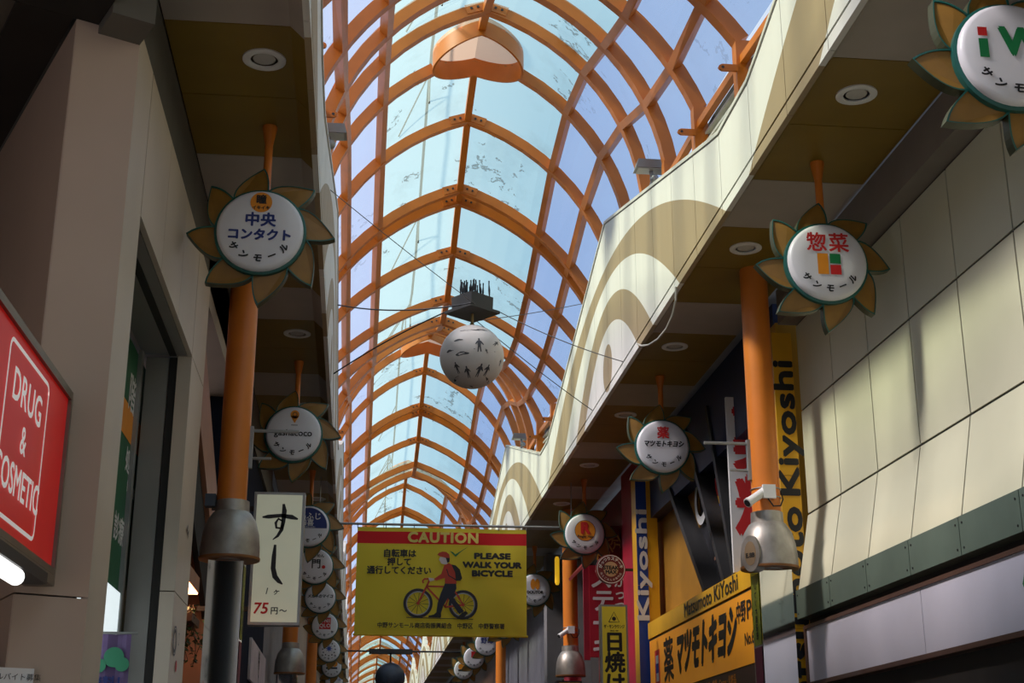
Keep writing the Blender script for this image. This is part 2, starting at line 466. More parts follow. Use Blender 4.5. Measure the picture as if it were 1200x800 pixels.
def xz(y, dx, sd):
    if dx == 'w': return X0 + sd*halfw(y), ZS
    return X0 + sd*dx, zroof(y, dx)
DXS = [0, 1.27, 1.75, 'w']
ys_p = [y for y, j in ribs]
for dx in DXS:                                                   # purlins follow the wave of the roof
    for sd in ((1,) if dx == 0 else (-1, 1)):
        b = MB(); w, h = (0.10, 0.12) if dx != 'w' else (0.07, 0.085)
        pr = None
        stops = [(y, j_) for y, j_ in ribs]
        if dx == 0:
            for k_ in range(-2, 13): stops += [(YSK-RSK+k_*PER+0.02, 'a'), (YSK+RSK+k_*PER-0.02, 'b')]
            stops = sorted([q_ for q_ in stops if YA < q_[0] < YB and q_[1] != 4], key=lambda q_: q_[0])
        for y, j_ in stops:
            x, z = xz(y, dx, sd)
            if dx == 0: q = [(x-w/2, y, z), (x+w/2, y, z), (x+w/2, y, z+h), (x-w/2, y, z+h)]
            elif dx == 'w': q = [(x-w/2+sd*.05, y, z-h-.14), (x+w/2+sd*.05, y, z-h-.14), (x+w/2+sd*.05, y, z-.14), (x-w/2+sd*.05, y, z-.14)]
            else:
                e = 0.02; s2 = (zroof(y, dx+e)-zroof(y, dx-e))/(2*e); t = Vector((sd, 0, s2)).normalized(); o = Vector((-s2*sd, 0, 1)).normalized()
                c = Vector((x, y, z)); q = [c - t*w/2, c + t*w/2, c + t*w/2 + o*h, c - t*w/2 + o*h]
                if sd < 0: q = [q[1], q[0], q[3], q[2]]
            if pr and j_ != 'b': b.hexa(pr, q)
            pr = q
        b.build('purlin', M_steel, ceil_root)
def in_heart(x, y):
    yy = ((y - YSK + PER/2) % PER) - PER/2
    return (x-X0)**2 + yy**2 < (RSK-0.005)**2
# panes, one per bay between the ribs
rest = {0: MB(), 1: MB()}
for i in range(len(ys_p)-1):
    y0, y1 = ys_p[i], ys_p[i+1]; j = ribs[i][1]
    for sd in (-1, 1):
        for c in range(3):
            mi = 0 if c == 0 else 1
            indiv = NEAR < y0 < FAR-6
            b = MB() if indiv else rest[mi]
            n = 5 if c == 0 else 3
            def row(y):
                Rr, th, aE = arc_par(y); ang = lambda dx: math.asin(min(0.9999, dx/Rr + math.sin(th)))
                q0, q1 = (th if c == 0 else ang(DXS[c])), (aE if DXS[c+1] == 'w' else ang(DXS[c+1]))
                r = []; off = RH + 0.005
                for q in range(n+1):
                    g = q0 + (q1-q0)*q/n
                    if c == 0 and q == 0: r.append((X0, y, apex(y) + off/math.cos(th)))
                    else: r.append((X0 + sd*(Rr*(math.sin(g)-math.sin(th)) + off*math.sin(g)), y, apex(y) - Rr*(math.cos(th)-math.cos(g)) + off*math.cos(g)))
                return r
            ya, yb = y0+0.004, y1-0.004
            hole = c == 0 and j in (3, 4) and 0 < y0 < 60       # opening under the round skylight
            if hole: n = 16
            steps = 16 if hole else 1
            for w_ in range(steps):
                A, Bv = row(ya + (yb-ya)*w_/steps), row(ya + (yb-ya)*(w_+1)/steps)
                for q in range(n):
                    qd = [A[q], A[q+1], Bv[q+1], Bv[q]]
                    if hole and in_heart((qd[0][0]+qd[1][0])/2, (qd[0][1]+qd[2][1])/2): continue
                    b.add(qd if sd < 0 else qd[::-1], [(0,1,2,3)])
            if indiv: b.build('pane', M_pane_top if mi == 0 else M_pane_side, ceil_root, smooth=False)
for mi, m in ((0, M_pane_top), (1, M_pane_side)):
    o = rest[mi].build('distant_panes', m, ceil_root); o['kind'] = 'stuff'
# louvre slats under the springing beam
rest_l = MB()
for i in range(len(ys_p)-1):
    y0, y1 = ys_p[i], ys_p[i+1]
    for sd in (-1, 1):
        for q in range(8):
            z = ZS-0.30-0.11*q
            if z < min(ftop(y0), ftop(y1)) - 0.1: continue
            b = MB() if NEAR < y0 < 30 else rest_l
            xa, xb = X0+sd*(halfw(y0)+0.10), X0+sd*(halfw(y1)+0.10)
            b.hexa([(xa, y0+.07, z), (xa+sd*.08, y0+.07, z+.02), (xa+sd*.08, y0+.07, z+.05), (xa, y0+.07, z+.03)],
                   [(xb, y1-.07, z), (xb+sd*.08, y1-.07, z+.02), (xb+sd*.08, y1-.07, z+.05), (xb, y1-.07, z+.03)])
            if b is not rest_l: b.build('louvre_slat', M_coping, ceil_root)
o = rest_l.build('distant_slats', M_coping, ceil_root); o['kind'] = 'stuff'
# dark backing boards behind the louvres
for sd in (-1, 1):
    b = MB()
    for i in range(len(ys_p)-1):
        y0, y1 = ys_p[i], ys_p[i+1]; xa, xb = X0+sd*(halfw(y0)+.215), X0+sd*(halfw(y1)+.215)
        b.hexa([(xa, y0, 5.5), (xa+.02, y0, 5.5), (xa+.02, y0, ZS-.03), (xa, y0, ZS-.03)], [(xb, y1, 5.5), (xb+.02, y1, 5.5), (xb+.02, y1, ZS-.03), (xb, y1, ZS-.03)])
    b.build('louvre_backing', M_gap, ceil_root)
# pipes and a walkway rail above the glass, seen as shadows through it
b = MB()
for dxx, hh in ((-0.62, 0.38),):
    b.tube([(X0+dxx, y, apex(y)+hh) for y in np.arange(-6, 60, 1.6)], 0.022, 6)
for y in np.arange(9, 58, 3.2):
    b.tube([(X0-0.62, y, apex(y)+0.38), (X0-1.05, y+0.5, zroof(y+0.5, 1.05)+0.22)], 0.012, 5)
    b.tube([(X0-0.62, y, apex(y)+0.38), (X0-0.62, y, zroof(y, 0.62)+0.15)], 0.014, 5)
b.build('roof_rail', M_dark, ceil_root)

# round skylights: the drum's lower rim follows the pointed vault
def cloth_mat(name, col, f=0.4):
    m = bpy.data.materials.new(name); m.use_nodes = True; nt = m.node_tree; b = nt.nodes['Principled BSDF']
    b.inputs['Base Color'].default_value = (*col, 1); b.inputs['Roughness'].default_value = 0.55
    tl = nt.nodes.new('ShaderNodeBsdfTranslucent'); tl.inputs['Color'].default_value = (*col, 1)
    mx = nt.nodes.new('ShaderNodeMixShader'); mx.inputs[0].default_value = f
    nt.links.new(b.outputs[0], mx.inputs[1]); nt.links.new(tl.outputs[0], mx.inputs[2])
    nt.links.new(mx.outputs[0], nt.nodes['Material Output'].inputs['Surface'])
    return m
M_heart_in = cloth_mat('skylight_cover', (0.62, 0.55, 0.46), 0.3)
for n_ in range(3):
    yc = YSK + n_*PER
    zr = apex(yc)
    root = empty('round_skylight', (X0, yc, zr)); n = 56
    ca = [(math.cos(2*PI*i/n), math.sin(2*PI*i/n)) for i in range(n)]
    rim = lambda cx, cy, r: zroof(yc + cy*r, abs(cx*r)) - 0.07 - zr
    m = MB()
    o_lo = [(c*RSK, q*RSK, rim(c, q, RSK)) for c, q in ca]; o_hi = [(c*RSK, q*RSK, rim(c, q, RSK)+0.30) for c, q in ca]
    i_lo = [(c*(RSK-.03), q*(RSK-.03), rim(c, q, RSK)) for c, q in ca]; i_hi = [(c*(RSK-.03), q*(RSK-.03), rim(c, q, RSK)+0.29) for c, q in ca]
    m.add(o_lo + o_hi, [(i, (i+1) % n, n+(i+1) % n, n+i) for i in range(n)])
    m.add(i_lo + i_hi, [(n+i, n+(i+1) % n, (i+1) % n, i) for i in range(n)])
    m.add(o_lo + i_lo, [(n+i, n+(i+1) % n, (i+1) % n, i) for i in range(n)])
    m.build('drum', M_steel, root, smooth=True)
    m = MB(); nr = 6
    cv = [(c*(RSK-.01)*k_/nr, q*(RSK-.01)*k_/nr, zroof(yc+q*RSK*k_/nr, abs(c*RSK*k_/nr)) - zr + 0.215) for k_ in range(1, nr+1) for c, q in ca] + [(0, 0, 0.215)]
    m.add(cv, [((i+1) % n, i, nr*n) for i in range(n)] + [(k_*n+i, k_*n+(i+1) % n, (k_+1)*n+(i+1) % n, (k_+1)*n+i)[::-1] for k_ in range(nr-1) for i in range(n)])
    m.build('cover', M_heart_in, root)
    tag(root, ['orange round skylight drum with cream cover at the nearest crest of the vault', 'orange round skylight drum partly behind the hanging globe', 'orange round skylight drum far down the vault above the banner'][n_], 'skylight', 'round skylights')

# ------------------------------------------------------------------ fascia bands with printed rings
XFR, XFL = 3.30, -0.48
PW = PER/13
def fascia(name, x, sd, label):
    root = struct(empty(name), label, 'fascia')
    t0, t1 = x, x + sd*0.05
    xa, xb = min(t0, t1), max(t0, t1)
    rp = MB(); rs = MB()
    i0 = int((YA-YC)/PW); i1 = int((YB-YC)/PW)
    for i in range(i0, i1):
        a, c = YC+i*PW+0.006, YC+(i+1)*PW-0.006
        ys = [a, (2*a+c)/3, (a+2*c)/3, c]
        indiv = 6.5 < a < 46
        b = MB() if indiv else rp
        prof = [(a, 5.33)] + [(c, 5.33)] + [(yq, ftop(yq)-0.05) for yq in reversed(ys)]
        n = len(prof)
        vs = [(xa, p[0], p[1]) for p in prof] + [(xb, p[0], p[1]) for p in prof]
        b.add(vs, [tuple(range(n))[::-1], tuple(range(n, 2*n))] + [(q, (q+1) % n, n+(q+1) % n, n+q) for q in range(n)])
        if indiv: b.build('panel', M_fascia, root)
        b = MB() if indiv else rs
        b.box(xa, a, 5.20, xb, c, 5.305)
        if indiv: b.build('edge_strip', M_fascia, root)
    for nm, b in (('distant_panels', rp), ('distant_edge_strips', rs)):
        o = b.build(nm, M_fascia, root); o['kind'] = 'stuff'
    b = MB(); b.box(xa+0.012 if sd > 0 else xa+0.004, YA, 5.22, xb-0.004 if sd > 0 else xb-0.012, YB, 6.0); b.build('shadow_gap', M_gap, root)
    b = MB(); pr = None                                          # coping follows the zigzag
    yv = sorted(set([round(YC+q*PW/3, 4) for q in range(int((YA-YC)/PW*3), int((YB-YC)/PW*3))]))
    for y in yv:
        z = ftop(y); q = [(x-sd*0.015, y, z-0.038), (x+sd*0.12, y, z-0.038), (x+sd*0.12, y, z), (x-sd*0.015, y, z)]
        if sd < 0: q = [q[1], q[0], q[3], q[2]]
        if pr: b.hexa(pr, q)
        pr = q
    b.build('coping', M_coping, root)
    b = MB()
    for y in yv[::3]:
        pass
    return root
fascia('trim_1', XFR, 1, 'right fascia of cream panels printed with brown concentric arches')
fascia('trim_2', XFL, -1, 'left fascia of cream panels printed with brown concentric arches, seen edge on')

# ------------------------------------------------------------------ soffits with olive bands
SPAT = 'OOCOOCOOCOOC'
SPW = 6.7/6
def soffit(name, xe, xi, xf, label):
    root = struct(empty(name), label, 'soffit')
    rp = [MB(), MB()]
    i0 = int((YA-9.1)/SPW); i1 = int((YB-9.1)/SPW)
    for i in range(i0, i1):
        a, c = 9.1+i*SPW+0.005, 9.1+(i+1)*SPW-0.005
        mi = 0 if SPAT[i % 12] == 'O' else 1
        m = (M_olive, M_cream)[mi]; indiv = 6.5 < a < 44
        b = MB() if indiv else rp[mi]
        b.box(min(xe, xi), a, 5.35, max(xe, xi), c, 5.39)
        if indiv: b.build('soffit_panel', m, root)
        b = MB() if indiv else rp[mi]
        sd = 1 if xf > xe else -1
        b.hexa([(xe, a, 5.35), (xf, a, 5.205), (xf, a, 5.24), (xe, a, 5.39)][::sd], [(xe, c, 5.35), (xf, c, 5.205), (xf, c, 5.24), (xe, c, 5.39)][::sd])
        if indiv: b.build('chamfer_panel', m, root)
    for mi in (0, 1):
        o = rp[mi].build('distant_soffit_panels', (M_olive, M_cream)[mi], root); o['kind'] = 'stuff'
    b = MB(); b.box(min(xf, xi)-(0.02 if xf > xe else -0.03), YA, 5.395, max(xf, xi)+(0.02 if xf < xe else -0.03), YB, 5.45); b.build('soffit_backing', M_gap, root)
soffit('ceiling_right', 3.46, 4.50, 3.31, 'right soffit of olive and cream panels under the fascia')
soffit('ceiling_left', -0.642, -1.55, -0.49, 'left soffit of olive and cream panels under the fascia')

# ================================================================== LEFT SIDE BUILDINGS
M_in = mat('shop_interior_dark', (0.05, 0.045, 0.04), 0.7)
M_door = mat('grey_door_frame', (0.26, 0.25, 0.23), 0.45, var=0.05)
wl = struct(empty('wall_left'), 'left shop wall of beige cladding with a deep entrance opening', 'wall')
XL = -1.53
b = MB()
b.box(XL-0.03, 8.20, 3.66, XL-0.35, 13.3, 4.72) if False else None
# street face: vertical cladding panels around the opening (Y 8.75..11.88, top 3.65)
panels = [(8.17, 8.74, FLOOR, 4.72), (8.76, 9.80, 3.66, 4.72), (9.81, 10.85, 3.66, 4.72), (10.86, 11.87, 3.66, 4.72), (11.89, 12.85, 3.66, 4.72)]
for (a, c, z0, z1) in panels:
    box_obj('cladding_panel', XL-0.04, a, z0, XL, c, z1, M_beige2, wl)
for (z0, z1) in ((FLOOR, 1.60), (1.61, 3.65)):
    box_obj('pilaster_panel', XL-0.12, 11.88, z0, XL, 12.85, z1, M_beige2, wl)
box_obj('wall_core', -2.1, 8.75, 3.69, XL-0.05, 12.84, 5.3, M_beige, wl)
box_obj('lintel', -1.95, 8.76, 3.655, XL-0.045, 11.87, 3.688, M_door, wl)
box_obj('lintel_slot', -1.72, 8.78, 3.645, -1.66, 11.86, 3.654, M_gap, wl)
box_obj('door_slot', -1.72, 11.89, FLOOR, -1.655, 12.1, 3.64, M_gap, wl)
box_obj('door_jamb', -1.92, 11.90, FLOOR, -1.725, 12.3, 3.64, M_door, wl)
box_obj('door_mullion', -1.96, 11.70, FLOOR, -1.925, 11.80, 3.64, M_grey, wl)
box_obj('inner_wall', -2.06, 8.8, FLOOR, -2.0, 12.3, 3.64, M_door, wl)
# dark channel between the wall top and the soffit
box_obj('dark_channel', -1.75, YA, 4.72, -1.56, 24, 5.35, mat('channel_grey', (0.10, 0.095, 0.085), 0.6), wl)
# chamfered corner block
cj = (-1.53-0.896*0.41, 8.15-0.445*0.41)
M_seam = M_joint
dirA = Vector((-0.896, -0.445, 0)); dirB = Vector((-0.42, 0.906, 0))
def wall_strip(name, a, bq, z0, z1, m, th=0.04, parent=wl):
    a = Vector((a[0], a[1], 0)); bq = Vector((bq[0], bq[1], 0)); t = (bq-a).normalized(); n = Vector((t.y, -t.x, 0))
    mm = MB(); q = lambda p, z: (p.x, p.y, z)
    mm.hexa([q(a, z0), q(bq, z0), q(bq, z1), q(a, z1)], [q(a+n*th, z0), q(bq+n*th, z0), q(bq+n*th, z1), q(a+n*th, z1)])
    return mm.build(name, m, parent)
c0 = Vector((-1.53, 8.16, 0)); c1 = c0 + dirA*0.41; c2 = c1 + dirA*0.9
c3 = c1 + dirB*7.0
wall_strip('cladding_panel', c0, c1 - dirA*0.006, 1.06, 4.66, M_beige)
wall_strip('cladding_panel', c0, c1 - dirA*0.006, FLOOR, 1.05, M_beige)
wall_strip('cladding_panel', c1 + dirB*0.006, c3, 1.06, 4.66, M_beige)
wall_strip('cladding_panel', c1 + dirB*0.006, c3, FLOOR, 1.05, M_beige)
nA_ = Vector((0.445, -0.896, 0)); nB_ = Vector((-0.906, -0.42, 0))
wall_strip('cladding_backing', c0 - nA_*0.045 + dirA*0.05, c1 - nA_*0.045 - dirA*0.03, FLOOR, 4.6, M_joint, 0.02); wall_strip('cladding_backing', c1 - nB_*0.045 + dirB*0.12, c3 - nB_*0.045, FLOOR, 4.6, M_joint, 0.02)
m = MB()
poly = [(-1.57, 8.22), (c1.x-0.02, c1.y+0.05), (c3.x, c3.y+0.1), (-2.9, 11.0), (-1.57, 11.0)]
n = len(poly)
m.add([(p[0], p[1], 1.0) for p in poly] + [(p[0], p[1], 4.6) for p in poly], [tuple(range(n)), tuple(range(2*n-1, n-1, -1))] + [(i, n+i, n+(i+1) % n, (i+1) % n) for i in range(n)]) if False else None
# upper overhang above the block
M_over = mat('overhang_grey', (0.13, 0.125, 0.105), 0.6, var=0.1)
m = MB(); m.hexa([(-1.60, 7.95, 4.70), (-1.60, 12, 4.70), (-5, 12, 4.70), (-5, 5.2, 4.70)], [(-1.60, 7.95, 5.4), (-1.60, 12, 5.4), (-5, 12, 5.4), (-5, 5.2, 5.4)])
m.build('overhang', M_over, wl)
nA = Vector((0.445, -0.896, 0)); nB = Vector((-0.906, -0.42, 0))
def slab(name, pts, z0, z1, m, parent=wl):
    mm = MB(); n = len(pts)
    mm.add([(p[0], p[1], z0) for p in pts] + [(p[0], p[1], z1) for p in pts], [tuple(range(n))[::-1], tuple(range(n, 2*n))] + [(i, (i+1) % n, n+(i+1) % n, n+i) for i in range(n)])
    return mm.build(name, m, parent)
slab('overhang_block', [c0, c0+nA*0.3, c0+dirA*0.27+nA*0.3, c0+dirA*0.27], 4.60, 5.3, M_over)
slab('shadow_gap', [c1+dirA*0.02, c1+dirA*0.02+nB*0.35, c3+nB*0.35, c3], 4.662, 4.698, M_gap)  # black slabs: shade along the wall top is put into their colour
slab('shadow_gap', [c0+dirA*0.272, c0+dirA*0.272+nA*0.4, c1+dirA*0.4+nA*0.4, c1+dirA*0.4], 4.662, 4.698, M_gap)
# unseen walls, added and trimmed to limit the daylight on the corner cladding
box_obj('unseen_side_wall', -3.4, YA, FLOOR, -2.9, 0.0, 5.3, M_beige, wl)
box_obj('unseen_side_wall', -6.0, 3.0, FLOOR, -5.6, 17, 5.3, M_beige, wl)
# building mass above and behind, so daylight only comes through the vault
box_obj('upper_storey', -9, YA, 5.46, -1.15, YB, 6.9, mat('plain_render', (0.45, 0.43, 0.40), 0.8), wl)

# farther shops on the left: salmon bay, dark bay, then plain bays
M_salmon = mat('salmon_wall', (0.42, 0.20, 0.12), 0.5, var=0.08)
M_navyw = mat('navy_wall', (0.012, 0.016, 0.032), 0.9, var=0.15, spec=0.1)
M_brown = mat('brown_panel', (0.09, 0.045, 0.03), 0.5, var=0.1)
wf = struct(empty('wall_left_far'), 'farther left shop fronts in salmon, navy and grey', 'wall')
box_obj('salmon_bay', -2.4, 12.9, FLOOR, -2.05, 16.4, 3.2, M_salmon, wf)
box_obj('ceiling_bay', -2.4, 12.9, 4.55, -1.56, 16.4, 5.3, M_cream, wf)
m = MB(); m.hexa([(-1.75, 13.4, 3.75), (-1.65, 13.4, 3.75), (-1.65, 13.4, 4.6), (-1.75, 13.4, 4.6)], [(-1.75, 16.4, 2.35), (-1.65, 16.4, 2.35), (-1.65, 16.4, 3.0), (-1.75, 16.4, 3.0)])
m.build('slanted_board', M_salmon, wf)
m = MB(); m.hexa([(-1.76, 13.4, 3.0), (-1.70, 13.4, 3.0), (-1.70, 13.4, 3.75), (-1.76, 13.4, 3.75)], [(-1.76, 16.4, 1.8), (-1.70, 16.4, 1.8), (-1.70, 16.4, 2.34), (-1.76, 16.4, 2.34)])
m.build('slanted_gap', M_gap, wf)
box_obj('brown_panel', -2.04, 13.5, 1.95, -1.72, 14.4, 3.1, M_brown, wf)
box_obj('salmon_end_wall', -2.4, 16.2, FLOOR, -1.57, 16.39, 3.1, M_salmon, wf)
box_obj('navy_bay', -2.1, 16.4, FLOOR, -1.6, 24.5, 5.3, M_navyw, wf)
box_obj('grey_bay', -2.1, 24.5, FLOOR, -1.62, 33, 5.3, mat('grey_wall', (0.22, 0.21, 0.21), 0.6, var=0.1), wf)
box_obj('cream_bay', -2.1, 33, FLOOR, -1.6, 45, 5.3, M_beige, wf)
box_obj('brown_bay', -2.1, 45, FLOOR, -1.6, YB, 5.3, M_brown, wf)

# ================================================================== RIGHT SIDE BUILDINGS
wr = struct(empty('wall_right'), 'right wall of cream panels with a flared lower row', 'wall')
XW = 4.72
js = [9.30+0.985*0 + (1.016*q) for q in range(-14, 6)]
js = [14.2 - 0.05 - 1.017*q for q in range(0, 22)][::-1]
js[-1] = 14.2
def quad_panel(name, y0, y1, xt, zt, xb, zb, m, parent, th=0.03):
    mm = MB()
    mm.hexa([(xb, y0, zb), (xb, y1, zb), (xt, y1, zt), (xt, y0, zt)][::-1], [(xb+th, y0, zb), (xb+th, y1, zb), (xt+th, y1, zt), (xt+th, y0, zt)][::-1])
    return mm.build(name, m, parent)
for q in range(len(js)-1):
    a, c = js[q]+0.011, js[q+1]-0.011
    for zt, zb, xt, xb in ((4.93, 3.975, XW, XW), (3.955, 2.84, XW, XW), (2.815, 2.02, XW-0.005, 4.56)):
        quad_panel('wall_panel', a, c, xt, zt, xb, zb, M_rwall, wr)
box_obj('panel_backing', XW+0.012, YA, 2.6, XW+0.3, 14.19, 5.0, M_joint, wr)
m = MB(); m.hexa([(XW+0.012, YA, 2.83), (4.575, YA, 2.0), (4.9, YA, 2.0), (4.9, YA, 2.83)], [(XW+0.012, 14.19, 2.83), (4.575, 14.19, 2.0), (4.9, 14.19, 2.0), (4.9, 14.19, 2.83)])
m.build('flare_backing', M_joint, wr)
box_obj('header_band', 4.52, YA, 4.95, 4.75, 14.2, 5.35, mat('header_grey', (0.24, 0.21, 0.18), 0.6, var=0.06), wr)
for q in range(len(js)-1):
    bmq = box_obj('beam_plate', 4.53, js[q]+0.006, 1.72, 4.9, js[q+1]-0.006, 2.015, M_beam, wr)
    if js[q] > 8:
        r = MB()
        for yy in (js[q]+0.06, js[q+1]-0.06):
            for zz in (1.77, 1.96):
                r.lathe([(0.009, 0), (0.009, 0.006), (0, 0.008)], (0, 0, 0), 'y', 8)
                k0 = len(r.v) - 24
                r.v[k0:] = [(4.53 + p[1], yy + p[0], zz + p[2]) for p in r.v[k0:]]
        r.build('bolt', M_dark, bmq)
box_obj('recess_shade', 4.66, YA, FLOOR, 5.0, 14.19, 1.72, M_gap, wr)  # solid black box, the shop opening's shade painted as its colour
M_lamp_board = mat('white_sign_board', (0.60, 0.60, 0.70), 0.3, var=0.03)
# white signboard under the beam
sb = empty('shop_signboard', (4.60, 11.0, 1.05))
m = MB(); m.box(-0.04, -4.5, 0.02, 0.06, -0.005, 0.55); m.build('board_panel', M_lamp_board, sb)
m = MB(); m.box(-0.04, 0.005, 0.02, 0.06, 3.0, 0.55); m.build('board_panel', M_lamp_board, sb)
m = MB(); m.box(-0.06, -4.55, 0.55, 0.06, 3.05, 0.585); m.box(-0.06, -4.55, -0.02, 0.06, 3.05, 0.02); m.box(-0.06, 3.0, 0.02, 0.06, 3.05, 0.55); m.build('frame', M_brown, sb)
m = MB(); fr = Frame((-0.043, -1.95, 0.285), (0,-1,0), (0,0,1)); m.text(fr, '健', 0.30, 0, 0, 0, bold=0.012); m.build('lettering', M_green, sb)
tag(sb, 'long blank white signboard with green lettering under the cream panel wall', 'sign')

# shop front beyond the end of the panels
ws = struct(empty('wall_right_far'), 'farther right shop fronts in yellow, magenta and grey', 'wall')
M_yelw = mat('yellow_wall', (0.55, 0.27, 0.015), 0.45, var=0.08)
M_mag = mat('magenta_column', (0.35, 0.012, 0.035), 0.4, var=0.1)
box_obj('yellow_return', 4.56, 14.42, FLOOR, 4.95, 14.62, 5.05, M_yelw, ws)
box_obj('navy_header', 4.60, 14.62, 4.2, 4.9, 22, 5.35, mat('navy_header', (0.012, 0.022, 0.075), 0.5), ws)
box_obj('shop_back_wall', 5.6, 14.6, FLOOR, 5.8, 22, 5.3, mat('store_inside', (0.10, 0.09, 0.08), 0.7, var=0.2), ws)
box_obj('yellow_wall', 4.80, 19.3, 2.53, 4.86, 22.3, 4.9, mat('yellow_wall_shaded', (0.30, 0.14, 0.01), 0.6, var=0.1), ws)  # yellow wall with its shade put into the darker colour
box_obj('magenta_column', 4.50, 22.3, FLOOR, 4.9, 23.6, 5.3, M_mag, ws)
box_obj('red_wall', 4.7, 23.6, FLOOR, 5.0, 27.4, 5.3, mat('dark_red_wall', (0.16, 0.012, 0.014), 0.5, var=0.2), ws)
box_obj('dark_bay', 4.72, 27.4, FLOOR, 5.0, 33, 5.3, mat('dark_bay', (0.035, 0.03, 0.028), 0.6), ws)
for yy, xx in ((28.4, 4.45), (32.0, 4.3)):
    box_obj('grey_pilaster', xx, yy, FLOOR, xx+0.5, yy+0.5, 4.6 if yy < 30 else 5.3, mat('grey_wall', (0.22, 0.21, 0.21)), ws)
box_obj('grey_bay', 4.6, 33, FLOOR, 5.0, 46, 5.3, mat('cool_grey_wall', (0.12, 0.12, 0.14), 0.6, var=0.1), ws)
box_obj('dark_end_bay', 4.6, 46, FLOOR, 5.0, YB, 5.3, M_brown, ws)
box_obj('upper_storey', 3.95, YA, 5.46, 12, YB, 6.9, MATS['plain_render'], ws)

# ================================================================== SUNFLOWER SIGNS
def petal_outline():
    # tip skewed clockwise; base on the disc rim (local: u across, v outward), base half-width 0.142
    bez = lambda P, t: tuple((1-t)**3*P[0][i] + 3*(1-t)**2*t*P[1][i] + 3*(1-t)*t*t*P[2][i] + t**3*P[3][i] for i in (0, 1))
    a = [bez(((-0.150, 0.318), (-0.150, 0.43), (-0.02, 0.515), (0.165, 0.580)), t/9) for t in range(10)]
    c = [bez(((0.165, 0.580), (0.195, 0.49), (0.165, 0.40), (0.142, 0.322)), t/6) for t in range(1, 7)]
    return (a + c)[::-1]        # counter-clockwise
PET = petal_outline()
def petal_mesh():
    fr = Frame((0, 0, 0), (1,0,0), (0,0,1)); m = MB()
    cu = sum(p[0] for p in PET)/len(PET); cv = sum(p[1] for p in PET)/len(PET)
    ins = [(cu+(u-cu)*0.92, cv+(v-cv)*0.92) for u, v in PET]
    n = len(PET)
    bend = lambda v: 0.05 - 0.26*max(0, v-0.36)**1.5 * 2.0
    P = lambda u, v, d: fr.p(u, v, d + bend(v))
    vs = [P(u, v, 0) for u, v in PET] + [P(u, v, 0) for u, v in ins] + [P(u, v, -0.012) for u, v in ins] + [P(u, v, -0.085) for u, v in PET]
    m.add(vs, [(i, (i+1) % n, n+(i+1) % n, n+i) for i in range(n)], 0)
    m.add(vs, [(n+i, n+(i+1) % n, 2*n+(i+1) % n, 2*n+i) for i in range(n)], 0)
    m.add(vs, [tuple(range(2*n, 3*n))], 1)
    m.add(vs, [(3*n+i, 3*n+(i+1) % n, (i+1) % n, i) for i in range(n)], 2)
    m.add(vs, [tuple(range(4*n-1, 3*n-1, -1))], 2)
    o = m.build('petal', [M_teal, M_gold, mat('petal_side', (0.06, 0.065, 0.025), 0.5)])
    me = o.data; bpy.data.objects.remove(o); return me
PETAL = petal_mesh()
SHARED = {}
def shared(name, fn):
    if name not in SHARED:
        o = fn(); SHARED[name] = o.data; bpy.data.objects.remove(o)
    return SHARED[name]
def link(name, me, parent, loc=(0,0,0), rot=(0,0,0)):
    o = bpy.data.objects.new(name, me); COL.objects.link(o); o.parent = parent; o.location = loc; o.rotation_euler = rot; return o
INKS = [M_black, M_navy, M_red, M_orng, M_green, M_inkw, M_blue]
BK, NV, RD, OR, GN, WH, BL = range(7)
def sun_letters(m, fr):
    for ch, ang in zip('サンモール', (217, 242, 268, 294, 320)):
        a = math.radians(ang)
        m.text(fr, ch, 0.075, 0.262*math.cos(a), 0.255*math.sin(a), BK, bold=0.0035, rot=a+PI/2, shear=0.15)
def sunflower(x, y, z, design, label):
    root = empty('sunflower_sign', (x, y, z))
    for k in range(8):
        link('petal', PETAL, root, (0, 0, 0), (0, PI/4*k - math.radians(16), 0))
    def dm():
        m = MB(); m.lathe([(0.345, -0.09), (0.372, -0.07), (0.372, 0.075), (0.350, 0.085)], (0,0,0), 'y', 40); return m.build('rim', M_teal, smooth=True)
    link('rim', shared('rim', dm), root)
    def fm():
        m = MB(); m.lathe([(0.349, 0.075), (0.349, 0.10), (0.338, 0.122), (0.315, 0.135), (0.20, 0.1375), (1e-6, 0.138)], (0,0,0), 'y', 48); return m.build('disc', M_disc, smooth=True)
    dsk = link('disc', shared('disc', fm), root)
    L = 5.35 - z
    m = MB(); m.tube([(0.02, 0.03, 0.36), (0.02, 0.03, L-0.09)], 0.034, 14); m.lathe([(0.035, L-0.17), (0.062, L-0.02), (0.062, L)], (0.02, 0.03, 0), 'z', 18)
    m.build('hanging_pole', M_pole, root, smooth=True)
    design(Print(dsk, INKS), Frame((0, -0.1385, 0), (1,0,0), (0,0,1)))
    return tag(root, label, 'sign', 'sunflower shop signs')
def d_contact(m, f):
    m.disc(f, 0.0, 0.235, 0.088, OR, 0.001)
    m.text(f, '瞳', 0.085, 0, 0.255, BK, bold=0.003); m.text(f, 'イキイキ', 0.036, 0, 0.185, BK, bold=0.0015)
    m.text(f, '中央', 0.125, 0, 0.075, NV, bold=0.005, spacing=1.05); m.text(f, 'コンタクト', 0.105, 0, -0.055, NV, bold=0.005)
    sun_letters(m, f)
def d_capsule(m, f):
    m.disc(f, 0.01, 0.245, 0.055, OR, 0.001); m.poly(f, [(-0.045, 0.225), (0.01, 0.13), (0.065, 0.225)], OR, 0.001)
    m.ring(f, 0.01, 0.245, 0.022, 0.03, BK, 0.002); m.rect(f, -0.03, 0.10, 0.05, 0.108, BK)
    m.text(f, 'gashacoco', 0.115, 0, 0.0, BK, bold=0.002); sun_letters(m, f)
